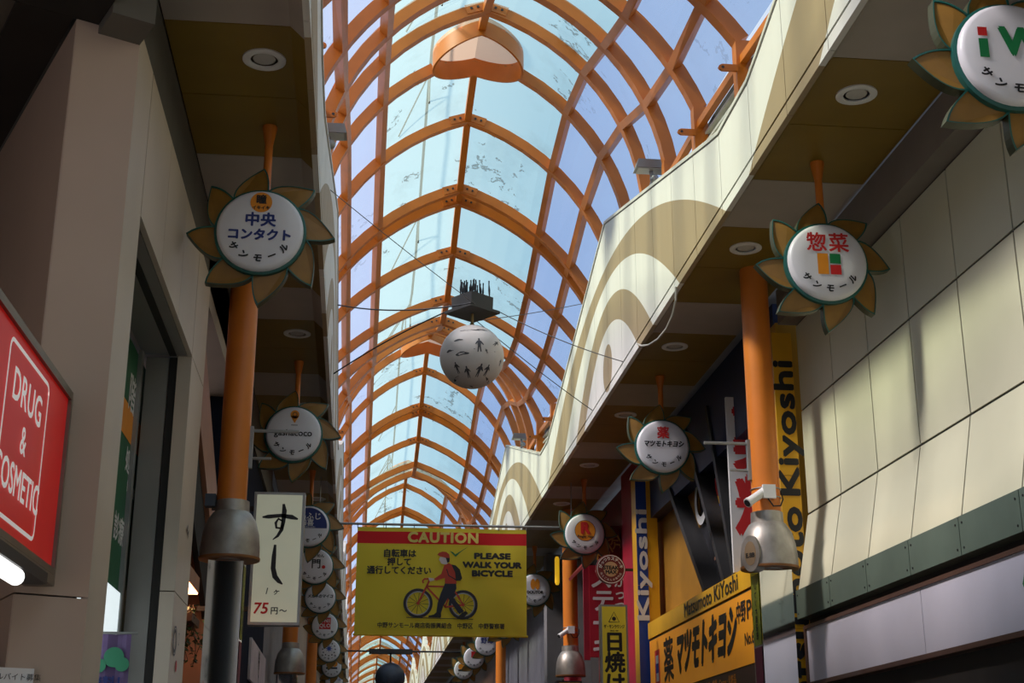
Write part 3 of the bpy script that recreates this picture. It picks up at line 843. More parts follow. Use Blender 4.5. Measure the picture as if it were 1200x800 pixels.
def d_izakaya(m, f):
    pts = [(0.312*math.cos(a), 0.312*math.sin(a)) for a in np.linspace(-0.12, PI+0.12, 30)]
    m.poly(f, pts, NV, 0.001)
    m.text(f, '鳥ふじ', 0.13, 0.02, 0.16, WH, bold=0.003, d=0.006); m.text(f, '四喜', 0.12, -0.03, 0.05, WH, bold=0.003, d=0.006)
    m.text(f, 'TORIFUJI SHIKI', 0.034, 0, -0.02, WH, d=0.006); sun_letters(m, f)
def d_ramen(m, f):
    m.text(f, 'らーめん', 0.075, 0.03, 0.20, BK, bold=0.002); m.text(f, '門', 0.20, 0.02, 0.03, BK, bold=0.004); m.disc(f, 0.17, -0.02, 0.035, RD); sun_letters(m, f)
def d_glasses(m, f):
    m.text(f, 'メガネのマイコ', 0.09, 0, 0.02, BK, bold=0.004, shear=0.2, fit=0.58); sun_letters(m, f)
def d_redsquare(m, f):
    m.rect(f, -0.155, -0.09, 0.155, 0.22, RD, 0.001); m.text(f, 'UNI', 0.135, 0, 0.13, WH, bold=0.003, d=0.005, spacing=1.2); m.text(f, 'QLO', 0.135, 0, 0.0, WH, bold=0.003, d=0.005, spacing=1.1); sun_letters(m, f)
def d_star(m, f):
    st = []
    for k in range(16):
        r = 0.12 if k % 2 == 0 else 0.05; st.append((r*math.cos(PI*k/8), 0.06 + r*math.sin(PI*k/8)))
    m.poly(f, st, BL)
    for k in range(12): m.disc(f, 0.2*math.cos(PI*k/6), 0.04+0.2*math.sin(PI*k/6), 0.022, BK, n=10)
    sun_letters(m, f)
def d_bread(m, f):
    m.disc(f, -0.1, 0.1, 0.10, OR); m.disc(f, 0.1, 0.12, 0.11, OR); m.rect(f, -0.2, -0.06, 0.2, 0.0, BK); sun_letters(m, f)
def d_wavy(m, f):
    m.text(f, 'サンモール', 0.11, 0, 0.06, BL, bold=0.003); sun_letters(m, f)
def d_deli(m, f):
    m.text(f, '惣菜', 0.185, 0, 0.155, 2, bold=0.004, spacing=1.12)
    m.rect(f, -0.10, -0.125, -0.005, 0.065, OR); m.rect(f, 0.01, -0.025, 0.105, 0.065, GN); m.rect(f, 0.01, -0.125, 0.105, -0.037, RD); sun_letters(m, f)
def d_mart(m, f):
    m.rect(f, -0.23, 0.10, -0.17, 0.16, RD); m.rect(f, -0.23, -0.05, -0.17, 0.08, GN); m.text(f, 'W', 0.26, 0.05, 0.06, GN, bold=0.015); sun_letters(m, f)
def d_drug(m, f):
    m.text(f, '薬', 0.165, 0, 0.165, RD, bold=0.006); m.text(f, 'マツモトキヨシ', 0.09, 0, 0.02, BK, bold=0.005, shear=0.25, fit=0.52); sun_letters(m, f)
def d_noodle(m, f):
    m.disc(f, 0, 0.05, 0.185, BK, 0.001); m.disc(f, 0, 0.05, 0.178, OR, 0.002); m.text(f, 'R', 0.27, 0, 0.085, RD, bold=0.018, d=0.006); m.text(f, 'Ringer Hut', 0.062, 0, -0.055, BK, bold=0.002, d=0.006); sun_letters(m, f)
def d_coffee(m, f):
    m.disc(f, -0.045, 0.12, 0.055, OR, ry=0.12); m.disc(f, 0.055, 0.12, 0.055, OR, ry=0.12); m.text(f, 'DOUTOR', 0.085, 0, -0.06, BK, bold=0.006); sun_letters(m, f)
def d_noya(m, f):
    m.text(f, '野', 0.2, -0.09, 0.08, NV, bold=0.006); m.text(f, '郎', 0.2, 0.11, 0.08, NV, bold=0.006); sun_letters(m, f)
def d_redmark(m, f):
    m.rect(f, -0.1, 0.0, 0.1, 0.2, RD); sun_letters(m, f)
ZSG = 4.35
SL = [(10.72, d_contact, 'sunflower sign with blue katakana under a small orange circle, nearest on the left'),
      (17.45, d_capsule, 'sunflower sign with an orange map pin above small lowercase black letters'),
      (23.9, d_izakaya, 'sunflower sign whose upper half is navy with white brush lettering'),
      (28.3, d_ramen, 'sunflower sign with a large black kanji and a small red seal'),
      (33.0, d_glasses, 'sunflower sign with one line of slanted black katakana, left side'),
      (38.8, d_redsquare, 'sunflower sign with a red square holding two rows of white letters'),
      (45.7, d_star, 'sunflower sign with a blue star ringed by black dots'),
      (51.9, d_bread, 'sunflower sign with orange shapes over a black bar, far left'),
      (58.5, d_wavy, 'last sunflower sign on the left with blue lettering')]
for y, d, l in SL: sunflower(-0.90, y, ZSG, d, l)
SR = [(7.35, d_mart, 'sunflower sign with a green letter and red square, cut by the top right corner'),
      (10.9, d_deli, 'sunflower sign with two red kanji above orange, green and red blocks'),
      (17.6, d_drug, 'sunflower sign with a red kanji above slanted black katakana, right side'),
      (24.1, d_noodle, 'sunflower sign with a red letter R on an orange circle'),
      (31.2, d_coffee, 'sunflower sign with an orange coffee bean mark beside the banner'),
      (38.0, d_wavy, 'sunflower sign showing just below the banner, blue lettering, right side'),
      (43.0, d_noya, 'sunflower sign with two navy kanji below the banner on the right'),
      (47.6, d_redmark, 'sunflower sign with a plain red square far down the right side'),
      (52.3, d_bread, 'farthest sunflower sign on the right with orange shapes')]
for y, d, l in SR: sunflower(3.91, y, ZSG, d, l)

# ------------------------------------------------------------------ soffit downlights
def downlight(x, y, label):
    root = empty('downlight', (x, y, 5.35))
    m = MB(); m.lathe([(0.105, 0.02), (0.105, -0.012), (0.135, -0.022), (0.165, -0.012), (0.165, 0.0)], (0,0,0), 'z', 32); root_r = m.build('trim_ring', M_white, root, smooth=True)
    m = MB(); m.lathe([(0.104, 0.0), (0.09, 0.0), (0.085, -0.006), (1e-6, -0.012)], (0,0,0.004), 'z', 28); m.build('lens', M_lens, root_r, smooth=True)
    m = MB(); m.lathe([(0.075, -0.012), (0.083, -0.012)], (0,0,0), 'z', 24); 
    return tag(root, label, 'light', 'round soffit downlights')
for k in range(6):
    pos = ['above the nearest left sunflower sign', 'hidden behind the nearest left sunflower sign', 'above the second left sunflower sign', 'just past the second left sunflower sign', 'near the third left sunflower sign', 'far along the left soffit']
    por = ['nearest the camera on an olive panel of the right soffit', 'left of the red kanji sunflower sign', 'behind the red kanji sunflower sign, third along the right soffit', 'past the katakana sunflower sign, fourth along the right soffit', 'fifth along the right soffit', 'far along the right soffit']
    if k != 1: downlight(-0.86, 9.6+3.35*k, 'round white downlight ' + pos[k])
    downlight(3.84, 9.65+3.33*k, 'round white downlight ' + por[k])

# ================================================================== ORANGE PILLARS
def pillar(x, y, sd, label, full=True):
    root = empty('street_pillar', (x, y, FLOOR))
    H = 5.35 - FLOOR
    m = MB(); m.lathe([(0.145, 0), (0.145, H)], (0,0,0), 'z', 28); m.build('shaft', M_pole, root, smooth=True)
    zb = 2.14 - FLOOR
    cx = -sd*0.02
    m = MB(); m.lathe([(0.262, 0), (0.285, 0.004), (0.283, 0.12), (0.270, 0.24), (0.236, 0.36), (0.185, 0.44), (0.165, 0.455), (0.160, 0.56), (0.150, 0.565)], (cx, -0.06, zb), 'z', 36); hood = m.build('lamp_hood', M_hood, root, smooth=True)
    m = MB(); m.lathe([(0.12, 0.0), (0.12, -0.012), (1e-6, -0.02)], (cx, -0.1, zb), 'z', 24); m.build('lamp_lens', M_white, hood, smooth=True)
    m = MB(); m.lathe([(0.288, -0.012), (0.292, 0.0), (0.292, 0.012), (0.27, 0.012)], (cx, -0.06, zb), 'z', 36); m.build('hood_rim', mat('rusty_rim', (0.30, 0.12, 0.03), 0.5), hood, smooth=True)
    if full and sd > 0:
        m = MB(); fr = Frame((cx-sd*0.215, -0.06-0.15, zb+0.12), (0.60, -sd*0.80, 0), (0,0,1))
        m.prism([(0.11*math.cos(2*PI*k/24), 0.18*math.sin(2*PI*k/24)) for k in range(24)], fr, -0.10, 0.03); md = m.build('medallion', M_hood, root)
        m = MB(); m.disc(fr, 0, 0, 0.07, 0, 0.032, ry=0.12); m.text(fr, 'E.8B', 0.062, 0, -0.02, 1, d=0.035, bold=0.002); m.build('medallion_plate', [mat('tan_plate', (0.26, 0.18, 0.10), 0.5), M_black], md)
    if full and sd < 0:
        m = MB(); m.box(-sd*0.0-0.24 if sd < 0 else 0.16, -0.14, zb+0.50, -0.14 if sd < 0 else 0.22, -0.02, zb+0.62); m.build('junction_box', mat('slate_box', (0.06, 0.075, 0.10), 0.5), root)
    bw = 0.165
    m = MB(); m.box(-bw, -bw-0.02, 0, bw, bw-0.02, zb-0.02); m.build('steel_box', M_mirror, root)
    # stickers on the street side of the box
    m = MB(); fr = Frame((-sd*(bw+0.002), -0.02, 0), (0, -sd, 0), (0,0,1))
    cols = [0, 1, 2, 3]; zz = [zb-0.06, zb-0.75, zb-1.05, zb-1.5]
    m.rect(fr, -0.13, zb-0.75, 0.13, zb-0.06, 0); m.rect(fr, -0.13, zb-1.2, 0.13, zb-0.77, 1); m.rect(fr, -0.13, zb-1.8, 0.13, zb-1.22, 2)
    m.text(fr, 'フレンド商店街', 0.08, 0, zb-0.42, 3, rot=-PI/2, bold=0.002, d=0.006)
    m.build('side_poster', [mat('poster_green', (0.28, 0.32, 0.03), 0.5), mat('poster_maroon', (0.16, 0.02, 0.05), 0.5), M_blue, M_black], root)
    m = MB(); m.rect(Frame((0, -bw-0.022, 0), (1,0,0), (0,0,1)), -bw, zb-1.32, bw, zb-1.22, 0); m.build('yellow_tape', M_yel, root) if sd < 0 else None
    return tag(root, label, 'pillar', 'orange street pillars')
XPL, XPR = -1.27, 4.09
pillar(XPL, 13.6, -1, 'thick orange pillar with metal lamp hood behind the blue katakana sign')
pillar(XPR, 13.6, 1, 'thick orange pillar with a camera and oval medallion, nearest on the right')
pillar(XPL, 27.0, -1, 'orange pillar whose lamp hood shows below the white sushi sign', False)
pillar(XPR, 27.0, 1, 'orange pillar under the red letter R sunflower sign', False)
pillar(XPL, 40.4, -1, 'distant orange pillar beneath the left row of sunflower signs', False)
pillar(XPR, 40.4, 1, 'distant orange pillar seen below the right corner of the banner', False)

def cctv(x, y, z, sd, label):
    root = empty('security_camera', (x, y, z))
    m = MB(); m.tube([(-0.24, -0.20, -0.10), (-0.05, -0.13, 0.03)], 0.045, 16); m.tube([(-0.255, -0.206, -0.11), (-0.235, -0.198, -0.097)], 0.05, 16); m.build('body', M_white, root, smooth=True)
    m = MB(); m.tube([(-0.262, -0.209, -0.115), (-0.256, -0.2065, -0.111)], 0.036, 14); m.build('lens', M_black, root)
    m = MB(); m.box(-0.08, -0.19, -0.05, 0.05, -0.15, 0.09); m.tube([(-0.07, -0.15, 0.03), (-0.02, -0.17, 0.0)], 0.02, 8); m.build('mount', M_white, root)
    for zz in (-0.02, 0.07):
        m = MB(); m.tube([(0.152*math.cos(a), 0.152*math.sin(a), zz) for a in np.linspace(-PI/2, PI*1.5, 25)], 0.006, 5); m.build('strap', M_grey, root)
    m = MB(); m.tube([(-0.03, -0.17, -0.05), (0.02, -0.18, -0.13), (0.10, -0.16, -0.12), (0.15, -0.09, -0.04), (0.16, 0, 0.05)], 0.008, 6); m.build('cable', M_black, root)
    return tag(root, label, 'camera', 'street security cameras')
cctv(XPR, 13.6, 2.88, 1, 'white security camera strapped to the nearest right orange pillar')
cctv(XPR, 27.0, 2.98, 1, 'small white security camera on the orange pillar under the R sign')

# ================================================================== BANNER
YBN = 24.4
pA = atY(400, 612, YBN); pB = atY(660, 618, YBN)
ban = empty('caution_banner', (X0, YBN, 2.6))
zt = float(atY(419, 617, YBN)[2]) - 2.6; zb_ = float(atY(414, 742, YBN)[2]) - 2.6
xl = float(atY(417, 680, YBN)[0]) - X0; xr = float(atY(617, 680, YBN)[0]) - X0
M_byel = mat('banner_yellow', (0.80, 0.62, 0.03), 0.5, var=0.06, bump=0.0)
M_bred = mat('banner_red', (0.70, 0.015, 0.02), 0.5, var=0.06)
M_byel = cloth_mat('banner_yellow_cloth', (0.88, 0.72, 0.05)); M_bred = cloth_mat('banner_red_cloth', (0.78, 0.015, 0.02))
nx, nz = 44, 26
m = MB(); vs = []
def wrk(u, v): return 0.010*math.sin(9*u+1.5*math.sin(3*v)) + 0.008*math.sin(17*u+5*v) + 0.006*math.sin(11*v-4*u) + 0.012*math.sin(23*u)*max(0, v-0.4)
for i in range(nz+1):
    for j in range(nx+1):
        u, v = j/nx, i/nz; vs.append((xl+(xr-xl)*u, wrk(u, v)*1.0, zt+(zb_-zt)*v))
fs = [((i+1)*(nx+1)+j, (i+1)*(nx+1)+j+1, i*(nx+1)+j+1, i*(nx+1)+j) for i in range(nz) for j in range(nx)]
m.add(vs, fs)
for fi, (i, j) in enumerate([(i, j) for i in range(nz) for j in range(nx)]): m.m[fi] = 1 if 1 <= i < 4 else 0
cl = m.build('cloth', [M_byel, M_bred], ban, smooth=True)
W = xr-xl; Hh = zt-zb_
bf = Frame((xl, -0.040, zb_), (1,0,0), (0,0,1))
U = lambda u: u*W
Vv = lambda v: (1-v)*Hh
m = MB(); m.text(bf, 'CAUTION', 0.245, U(.505), Vv(.098), 0, bold=0.012, spacing=1.12, fit=W*0.41); m.build('heading_lettering', mat('banner_pale_yellow', (0.80, 0.66, 0.15), 0.5), ban)
m = Print(cl, [M_black], 'black_lettering')
for t, v in (('自転車は', .255), ('押して', .335), ('通行してください', .415)):
    m.text(bf, t, 0.145, U(.25), Vv(v), 0, bold=0.006, fit=W*(.185 if len(t) == 4 else .135 if len(t) == 3 else .37))
for t, v, w in (('PLEASE', .265, .21), ('WALK YOUR', .35, .345), ('BICYCLE', .43, .235)):
    m.text(bf, t, 0.135, U(.795), Vv(v), 0, bold=0.012, fit=W*w)
m.text(bf, '中野サンモール商店街振興組合　中野区　中野警察署', 0.10, U(.50), Vv(.925), 0, bold=0.003, fit=W*.735)
# pictogram: person walking a bicycle (coordinates read from the 1100 x 800 crop, banner 25..1045 x 60..735)
def BP(x, y): return ((x-30)/1010*W, Hh*(1-(y-70)/662))
K = W/1010
m = MB()
pc = [M_black, mat('picto_red', (0.55, 0.05, 0.02), 0.5), mat('picto_navy', (0.012, 0.016, 0.035), 0.5), M_green, mat('picto_skin', (0.72, 0.66, 0.62), 0.5), mat('picto_tyre', (0.02, 0.02, 0.03), 0.5), M_grey]
def C(x, y, r, mi, d=0.003):
    u, v = BP(x, y); m.disc(bf, u, v, r*K, mi, d, 32)
def RG(x, y, r0, r1, mi, d=0.003):
    u, v = BP(x, y); m.ring(bf, u, v, r0*K, r1*K, mi, d, 40)
def S(pts, w, mi, d=0.004): m.stroke(bf, [BP(*p) for p in pts], [q*K for q in w] if isinstance(w, list) else w*K, mi, d)
def PG(pts, mi, d=0.004): m.poly(bf, [BP(*p) for p in pts][::-1], mi, d)
for cx_, cy_ in ((397, 544), (662, 550)):
    RG(cx_, cy_, 70, 86, 5); RG(cx_, cy_, 64, 70, 6)
    for k in range(6):
        a = PI*k/6 + 0.1
        S([(cx_-66*math.cos(a), cy_-66*math.sin(a)), (cx_+66*math.cos(a), cy_+66*math.sin(a))], 2.5, 0, 0.0035)
    C(cx_, cy_, 9, 1, 0.005)
S([(397, 544), (452, 425), (462, 400)], 11, 1); S([(445, 438), (600, 440)], 10, 1); S([(448, 445), (560, 565)], 10, 1); S([(600, 440), (555, 568)], 9, 1); S([(555, 566), (662, 550)], 10, 1); S([(600, 445), (662, 550)], 9, 1)
S([(425, 420), (422, 405), (432, 393), (455, 392), (480, 398)], 10, 1, 0.005)
PG([(553, 420), (620, 420), (622, 450), (600, 500), (668, 590), (640, 608), (572, 510), (545, 560), (532, 605), (505, 600), (512, 540), (530, 480)], 2, 0.006)
PG([(506, 598), (533, 602), (534, 622), (530, 632), (458, 630), (460, 620), (490, 612)], 0, 0.007); PG([(655, 600), (676, 588), (692, 600), (660, 636), (628, 634), (632, 626)], 0, 0.007)
PG([(548, 305), (575, 292), (600, 305), (618, 350), (622, 420), (553, 420), (552, 385), (500, 402), (488, 392), (530, 360)], 1, 0.0065)
PG([(590, 300), (615, 305), (640, 330), (655, 385), (645, 400), (618, 402), (612, 350)], 0, 0.007)
S([(562, 330), (575, 370), (618, 395)], 6, 0, 0.0075)
PG([(455, 385), (487, 388), (490, 402), (462, 408)], 4, 0.008)
PG([(522, 255), (575, 255), (572, 285), (562, 300), (548, 300), (530, 295), (522, 280), (515, 272)], 4, 0.008)
PG([(552, 250), (580, 258), (578, 285), (565, 290), (560, 270)], 0, 0.009)
PG([(506, 240), (515, 228), (535, 220), (558, 222), (576, 236), (580, 260), (552, 258), (520, 250)], 1, 0.0095)
PG([(578, 215), (598, 222), (612, 236), (690, 185), (640, 225), (615, 252)], 3, 0.006)
S([(330, 632), (722, 638)], 4, 0, 0.003)
m.build('pictogram', pc, cl)
m = MB(); m.tube([(xl-0.02, 0.0, zb_-0.015), (xr+0.02, 0.0, zb_-0.02)], 0.02, 8); m.build('hem_rod', M_byel, ban)
m = MB(); m.tube([(-0.75-X0, 0.03, zt+0.06), (3.75-X0, 0.03, zt+0.06)], 0.022, 10); m.build('hanging_rod', M_grey, ban)
for xh in (-0.74-X0, 3.74-X0):
    m = MB(); m.tube([(xh, 0.03, zt+0.05), (xh, 0.03, 5.352-2.6)], 0.01, 6); m.build('hanger', M_grey, ban)
for u in np.linspace(0.0, 1.0, 7):
    m = MB(); x = xl+W*u; m.tube([(x, 0.03, zt+0.085), (x, 0.0, zt-0.02)], 0.007, 5); m.build('tie', M_dark, ban)
tag(ban, 'yellow and red caution banner asking people to walk bicycles, strung across the street', 'banner')

# ================================================================== HANGING GLOBE
gl = empty('hanging_globe', (1.42, 18.05, 5.67))
m = MB(); m.sphere((0,0,0), 0.44, 40, 24); glb = m.build('globe', mat('globe_white', (0.62, 0.58, 0.55), 0.5, var=0.06, scale=4), gl, smooth=True)
def person_shape(s, flip=1, bend=0.0, arm=0.5):
    P = [(-.10, 0), (-.04, 0), (.02, .38), (.10, .02), (.17, .04), (.11, .45), (.13, .62), (.22+arm*.1, .5), (.26+arm*.12, .56), (.14, .80), (.06, .82), (.07, .92), (.03, 1.0), (-.03, 1.0), (-.06, .92), (-.04, .82), (-.12, .78), (-.2-arm*.1, .56), (-.15-arm*.1, .52), (-.09, .64), (-.08, .42)]
    return [(flip*(x+bend*y)*s, (y-.5)*s) for x, y in P]
m = MB()
def on_globe(pts, lon, lat, rot=0.0):
    vs = []
    c, sn = math.cos(rot), math.sin(rot)
    cen = (0.0, 0.0)
    out = []
    for x, y in pts:
        x, y = x*c - y*sn, x*sn + y*c
        la = lat - R(17) + y/0.44; lo = lon + x/0.44/max(0.3, math.cos(lat))
        r = 0.4425
        out.append((r*math.cos(la)*math.sin(lo), -r*math.cos(la)*math.cos(lo), r*math.sin(la)))
    m.add(out, [tuple(range(len(out)))])
for lon, lat, s, fl, bd, rt in ((-38, -18, .17, 1, 0, 0), (-12, -28, .19, -1, .1, .1), (10, -24, .21, 1, .15, -.1), (32, -22, .18, -1, 0, 0), (8, 22, .20, 1, 0, 0), (42, 32, .12, 1, .3, -.6), (62, 0, .10, -1, 0, 0), (22, 12, .07, 1, 0, .5)):
    on_globe(person_shape(s, fl, bd), R(lon), R(lat), rt)
for lon, lat, a, b_ in ((-22, 6, .10, .022), (-48, 14, .05, .016), (-30, 32, .06, .014), (-10, 55, .10, .012), (20, 58, .06, .012)):
    on_globe([(a*math.cos(2*PI*k/14), b_*math.sin(2*PI*k/14)*(1+.4*math.sin(5*k))) for k in range(14)], R(lon), R(lat), 0.05)
for lon, lat, w in ((-62, -38, .13), (58, -40, .13), (0, -66, .09)):
    on_globe([(-w, .012), (-w*.4, -.012), (w*.4, -.012), (w, .012), (w*.4, .02), (-w*.4, .02)], R(lon), R(lat), 0.25 if lon < 0 else -0.3)
on_globe([(-.6, .003), (-.6, -.003), (-.3,-.003), (0, -.003), (.3,-.003), (.6, -.003), (.6, .003), (.3,.003), (0, .003), (-.3,.003)], R(0), R(14))
m.build('figures', mat('globe_print', (0.06, 0.06, 0.07), 0.6), glb)
# canopy box with its crowd of little figures
m = MB(); q = 0.30
rot45 = lambda x, y, a: (x*math.cos(a)-y*math.sin(a), x*math.sin(a)+y*math.cos(a))
def rbox(m, hx, hy, z0, z1, a, hx2=None):
    hx2 = hx if hx2 is None else hx2
    P = [rot45(x, y, a) for x, y in ((-hx,-hx),(hx,-hx),(hx,hx),(-hx,hx))]; Q = [rot45(x, y, a) for x, y in ((-hx2,-hx2),(hx2,-hx2),(hx2,hx2),(-hx2,hx2))]
    m.add([(x, y, z0) for x, y in P] + [(x, y, z1) for x, y in Q], [(0,3,2,1),(4,5,6,7),(0,1,5,4),(1,2,6,5),(2,3,7,6),(3,0,4,7)])
rbox(m, 0.27, 0, 0.62, 0.66, R(38)); m.build('canopy_plate', M_dark, gl)
m = MB(); rbox(m, 0.20, 0, 0.66, 0.86, R(38), 0.205); cbx = m.build('canopy_box', M_dark, gl)
m = MB(); m.tube([(0,0,0.43),(0,0,0.63)], 0.02, 8); m.lathe([(0.05, 0.42), (0.03, 0.47), (0.02, 0.5)], (0,0,0), 'z', 12); m.build('stem', mat('brass', (0.3, 0.2, 0.08), 0.4, 0.6), gl)
for k in range(26):
    x, y = rot45(random.uniform(-.18, .18), random.uniform(-.18, .18), R(38)); h = random.uniform(.16, .26); fx = random.uniform(-.02, .02)
    m = MB(); m.tube([(x, y, 0.86), (x+fx*.4, y, 0.86+h*.45), (x+fx, y, 0.86+h*.78), (x+fx, y, 0.86+h)], [0.008, 0.016, 0.008, 0.011], 5); m.build('figurine', M_black, cbx)
tag(gl, 'large off-white globe printed with dark walking figures, hung from a black box', 'globe', 'hanging globes')
g2 = empty('hanging_globe', (1.16, 49.5, 3.82))
m = MB(); m.sphere((0,0,0), 0.52, 24, 14); m.build('globe', mat('slate_globe', (0.05, 0.065, 0.10), 0.5, var=0.3, scale=3), g2, smooth=True)
m = MB(); m.box(-0.75, -0.25, 0.82, 0.75, 0.25, 0.96); m.tube([(0,0,0.5),(0,0,0.85)], 0.03, 8); m.tube([(-2.2, 0, 0.9), (2.6, 0, 0.9)], 0.03, 8); m.build('carrier', M_dark, g2)
tag(g2, 'dark slate globe hung from a bar far down the arcade below the banner', 'globe', 'hanging globes')

# cables that stay the globe
GX, GY, GZ = 1.42, 18.05, 5.67
def cable(a, b, r, sag, label, m_=M_black):
    a, b = Vector(a), Vector(b); n = 14
    pts = []
    for i in range(n+1):
        t = i/n; p = a.lerp(b, t); p.z -= sag*4*t*(1-t); pts.append(p)
    m = MB(); m.tube(pts, r, 6); o = m.build('stay_cable', m_)
    return tag(o, label, 'cable', 'stay cables of the hanging globe')
ta = R(38)
def cn(x, y, z=0.645): u = rot45(x, y, ta); return (GX+u[0], GY+u[1], GZ+z)
M_wire = mat('steel_wire', (0.10, 0.095, 0.09), 0.4, 0.5)
cable(cn(-.27, -.27), (-0.52, 20.3, 7.15), 0.011, 0.10, 'thick black cable sagging from the globe box to the upper left fascia')
cable(cn(-.27, .27), (-0.52, 19.6, 5.8), 0.010, -0.05, 'black cable running from the globe box down to the lower left fascia')
cable(cn(.27, .27), (3.27, 20.0, 7.2), 0.006, 0.02, 'thin wire from the globe box to an upper eyelet on the right fascia', M_wire)
cable(cn(.27, -.27), (3.27, 16.8, 5.28), 0.007, 0.05, 'thin wire from the globe box to the nearer lower edge of the right fascia', M_wire)
cable(cn(.27, .2, .63), (3.27, 19.2, 5.28), 0.006, 0.03, 'thin wire from the globe box to the farther lower edge of the right fascia', M_wire)
cable(cn(-.2, -.27, .65), (-0.52, 14.6, 6.55), 0.005, 0.02, 'thin wire from the globe box toward the near left fascia', M_wire)
# loose grey cable hanging under the right fascia
cpt = [tuple(map(float, atX(px, py, 3.27))) for px, py in ((792, 336), (792, 352), (788, 370), (781, 385), (771, 397), (760, 404), (752, 405), (747, 403))]
m = MB(); m.tube(cpt, 0.012, 6)
tag(m.build('loose_cable', mat('cable_grey', (0.45, 0.43, 0.38), 0.5)), 'pale loose cable drooping under the right fascia edge', 'cable')

# floodlights on the fascia
def flood(x, y, sd, label):
    z = ftop(y)
    root = empty('floodlight', (x, y, z))
    m = MB(); m.hexa([(-0.20,-0.10,0.20),(0.20,-0.10,0.20),(0.20,0.10,0.20),(-0.20,0.10,0.20)], [(-0.17,-0.12,0.30),(0.17,-0.12,0.30),(0.17,0.08,0.30),(-0.17,0.08,0.30)]); m.build('head', M_grey, root)
    m = MB(); m.box(-0.17,-0.085,0.19,0.17,0.085,0.199); m.build('lens', M_lens, root)
    m = MB(); m.tube([(0,0,0.2),(0.02,0,0.08),(0.0,0.02,0.0)], 0.025, 8); m.sphere((0.03,-0.04,0.08), 0.055, 12, 8); m.build('bracket', M_grey, root, smooth=True)
    return tag(root, label, 'floodlight', 'fascia floodlights')
flood(3.32, 15.0, 1, 'small floodlight on the sloping top of the near right fascia')
flood(3.32, 28.6, 1, 'small floodlight on the far right fascia beside the louvres')
flood(-0.50, 13.85, -1, 'floodlight peeking over the top of the left fascia')

# ================================================================== LEFT SIGNS
# red shop sign
XS = -1.70
y1 = float(atX(82, 462, XS)[1]); z1 = 2.19; z0 = 1.15; y0_ = 5.9
ds = empty('drugstore_sign', (XS, (y0_+y1)/2, z0))
hl = (y1-y0_)/2; hh = z1-z0
M_sred = mat('sign_red_face', (0.50, 0.008, 0.008), 0.35, var=0.06, emit=0.30, spec=0.25)
m = MB(); m.box(-0.13, -hl, 0.0, -0.012, hl, hh); m.build('case', M_brown, ds)
m = MB(); m.box(-0.012, -hl+0.03, 0.03, 0.0, hl-0.03, hh-0.03); dface = m.build('face', M_sred, ds)
m = MB()
for (a, c, e, g) in ((-hl, -hl+0.035, 0, hh), (hl-0.035, hl, 0, hh), (-hl+0.035, hl-0.035, 0, 0.035), (-hl+0.035, hl-0.035, hh-0.035, hh)): m.box(-0.01, a, e, 0.02, c, g)
m.box(-0.14, -hl, hh, 0.02, hl, hh+0.012); m.box(-0.14, -hl, -0.06, 0.02, hl, -0.001); m.build('frame', mat('bronze_trim', (0.22, 0.19, 0.15), 0.4, 0.6), ds)
# lettering: face +X, u toward +Y
fr = Frame((0.001, 0, hh/2), (0,1,0), (0,0,1))
def yS(px, py): p = atX(px, py, XS); return float(p[1]) - (y0_+y1)/2, float(p[2]) - z0 - hh/2
M_glow = mat('backlit_white', (0.75, 0.72, 0.70), 0.4, emit=0.35, var=0.02)
uR, vT = yS(58, 452); uR2, vB = yS(38, 625); uC = yS(28, 500)[0]
m = MB()
def rrect(u0, v0, u1, v1, r, w):
    pts = []
    for cx, cy, a0 in ((u1-r, v1-r, 0), (u0+r, v1-r, 90), (u0+r, v0+r, 180), (u1-r, v0+r, 270)):
        for k in range(5):
            a = R(a0+22.5*k); pts.append((cx+r*math.cos(a), cy+r*math.sin(a)))
    pts.append(pts[0]); pts.append(pts[1]); m.stroke(fr, pts, w, 0)
uRm = (uR+uR2)/2
rrect(uC-(uRm-uC)*1.0, -hh*0.40, uRm, hh*0.40, 0.05, 0.022); m.build('border', M_glow, dface); m = Print(dface, [M_glow])
m.text(fr, 'DRUG', 0.225, uC, 0.22, 0, bold=0.004, spacing=1.05); m.text(fr, '&', 0.2, uC, 0.0, 0, bold=0.003); m.text(fr, 'COSMETIC', 0.215, uC-0.02, -0.22, 0, bold=0.004, sx=0.92)
tag(ds, 'red illuminated shop sign with white rounded border and lettering, lower left', 'sign')
lt = empty('tube_light', (-1.66, 6.35, 1.0))
M_tube = mat('lit_tube', (1, 0.98, 0.95), 0.4, emit=1.6, var=0.0)
m = MB(); m.tube([(0.02, -1.0, -0.01), (0.02, 0.55, -0.01)], 0.042, 14); m.sphere((0.02, 0.55, -0.01), 0.042, 14, 8); m.build('tube', M_tube, lt, smooth=True)
m = MB(); m.box(-0.12, -1.05, 0.03, 0.05, 1.1, 0.089); m.build('housing', M_dark, lt)
tag(lt, 'glowing white tube light in a grey housing under the red sign', 'light')
# notice at the very bottom left
nb = empty('notice_board', (-2.02, 7.96, 0.5))
d_ = -dirA; fr = Frame((-1.93+0.02, 7.965-0.02, 0.55), d_, (0,0,1)); fr.o -= Vector(nb.location)
m = MB(); m.prism([(-0.35,-0.45),(0.17,-0.45),(0.17,0.10),(-0.35,0.10)], fr, -0.02, 0.02); m.build('panel', M_white, nb)
m = Print(nb, INKS); m.disc(fr, -0.06, 0.03, 0.045, 2, 0.022); m.text(fr, 'アルバイト募集', 0.04, 0.07, 0.05, 0, d=0.023)
tag(nb, 'white notice board with a red dot at the bottom left edge', 'notice')

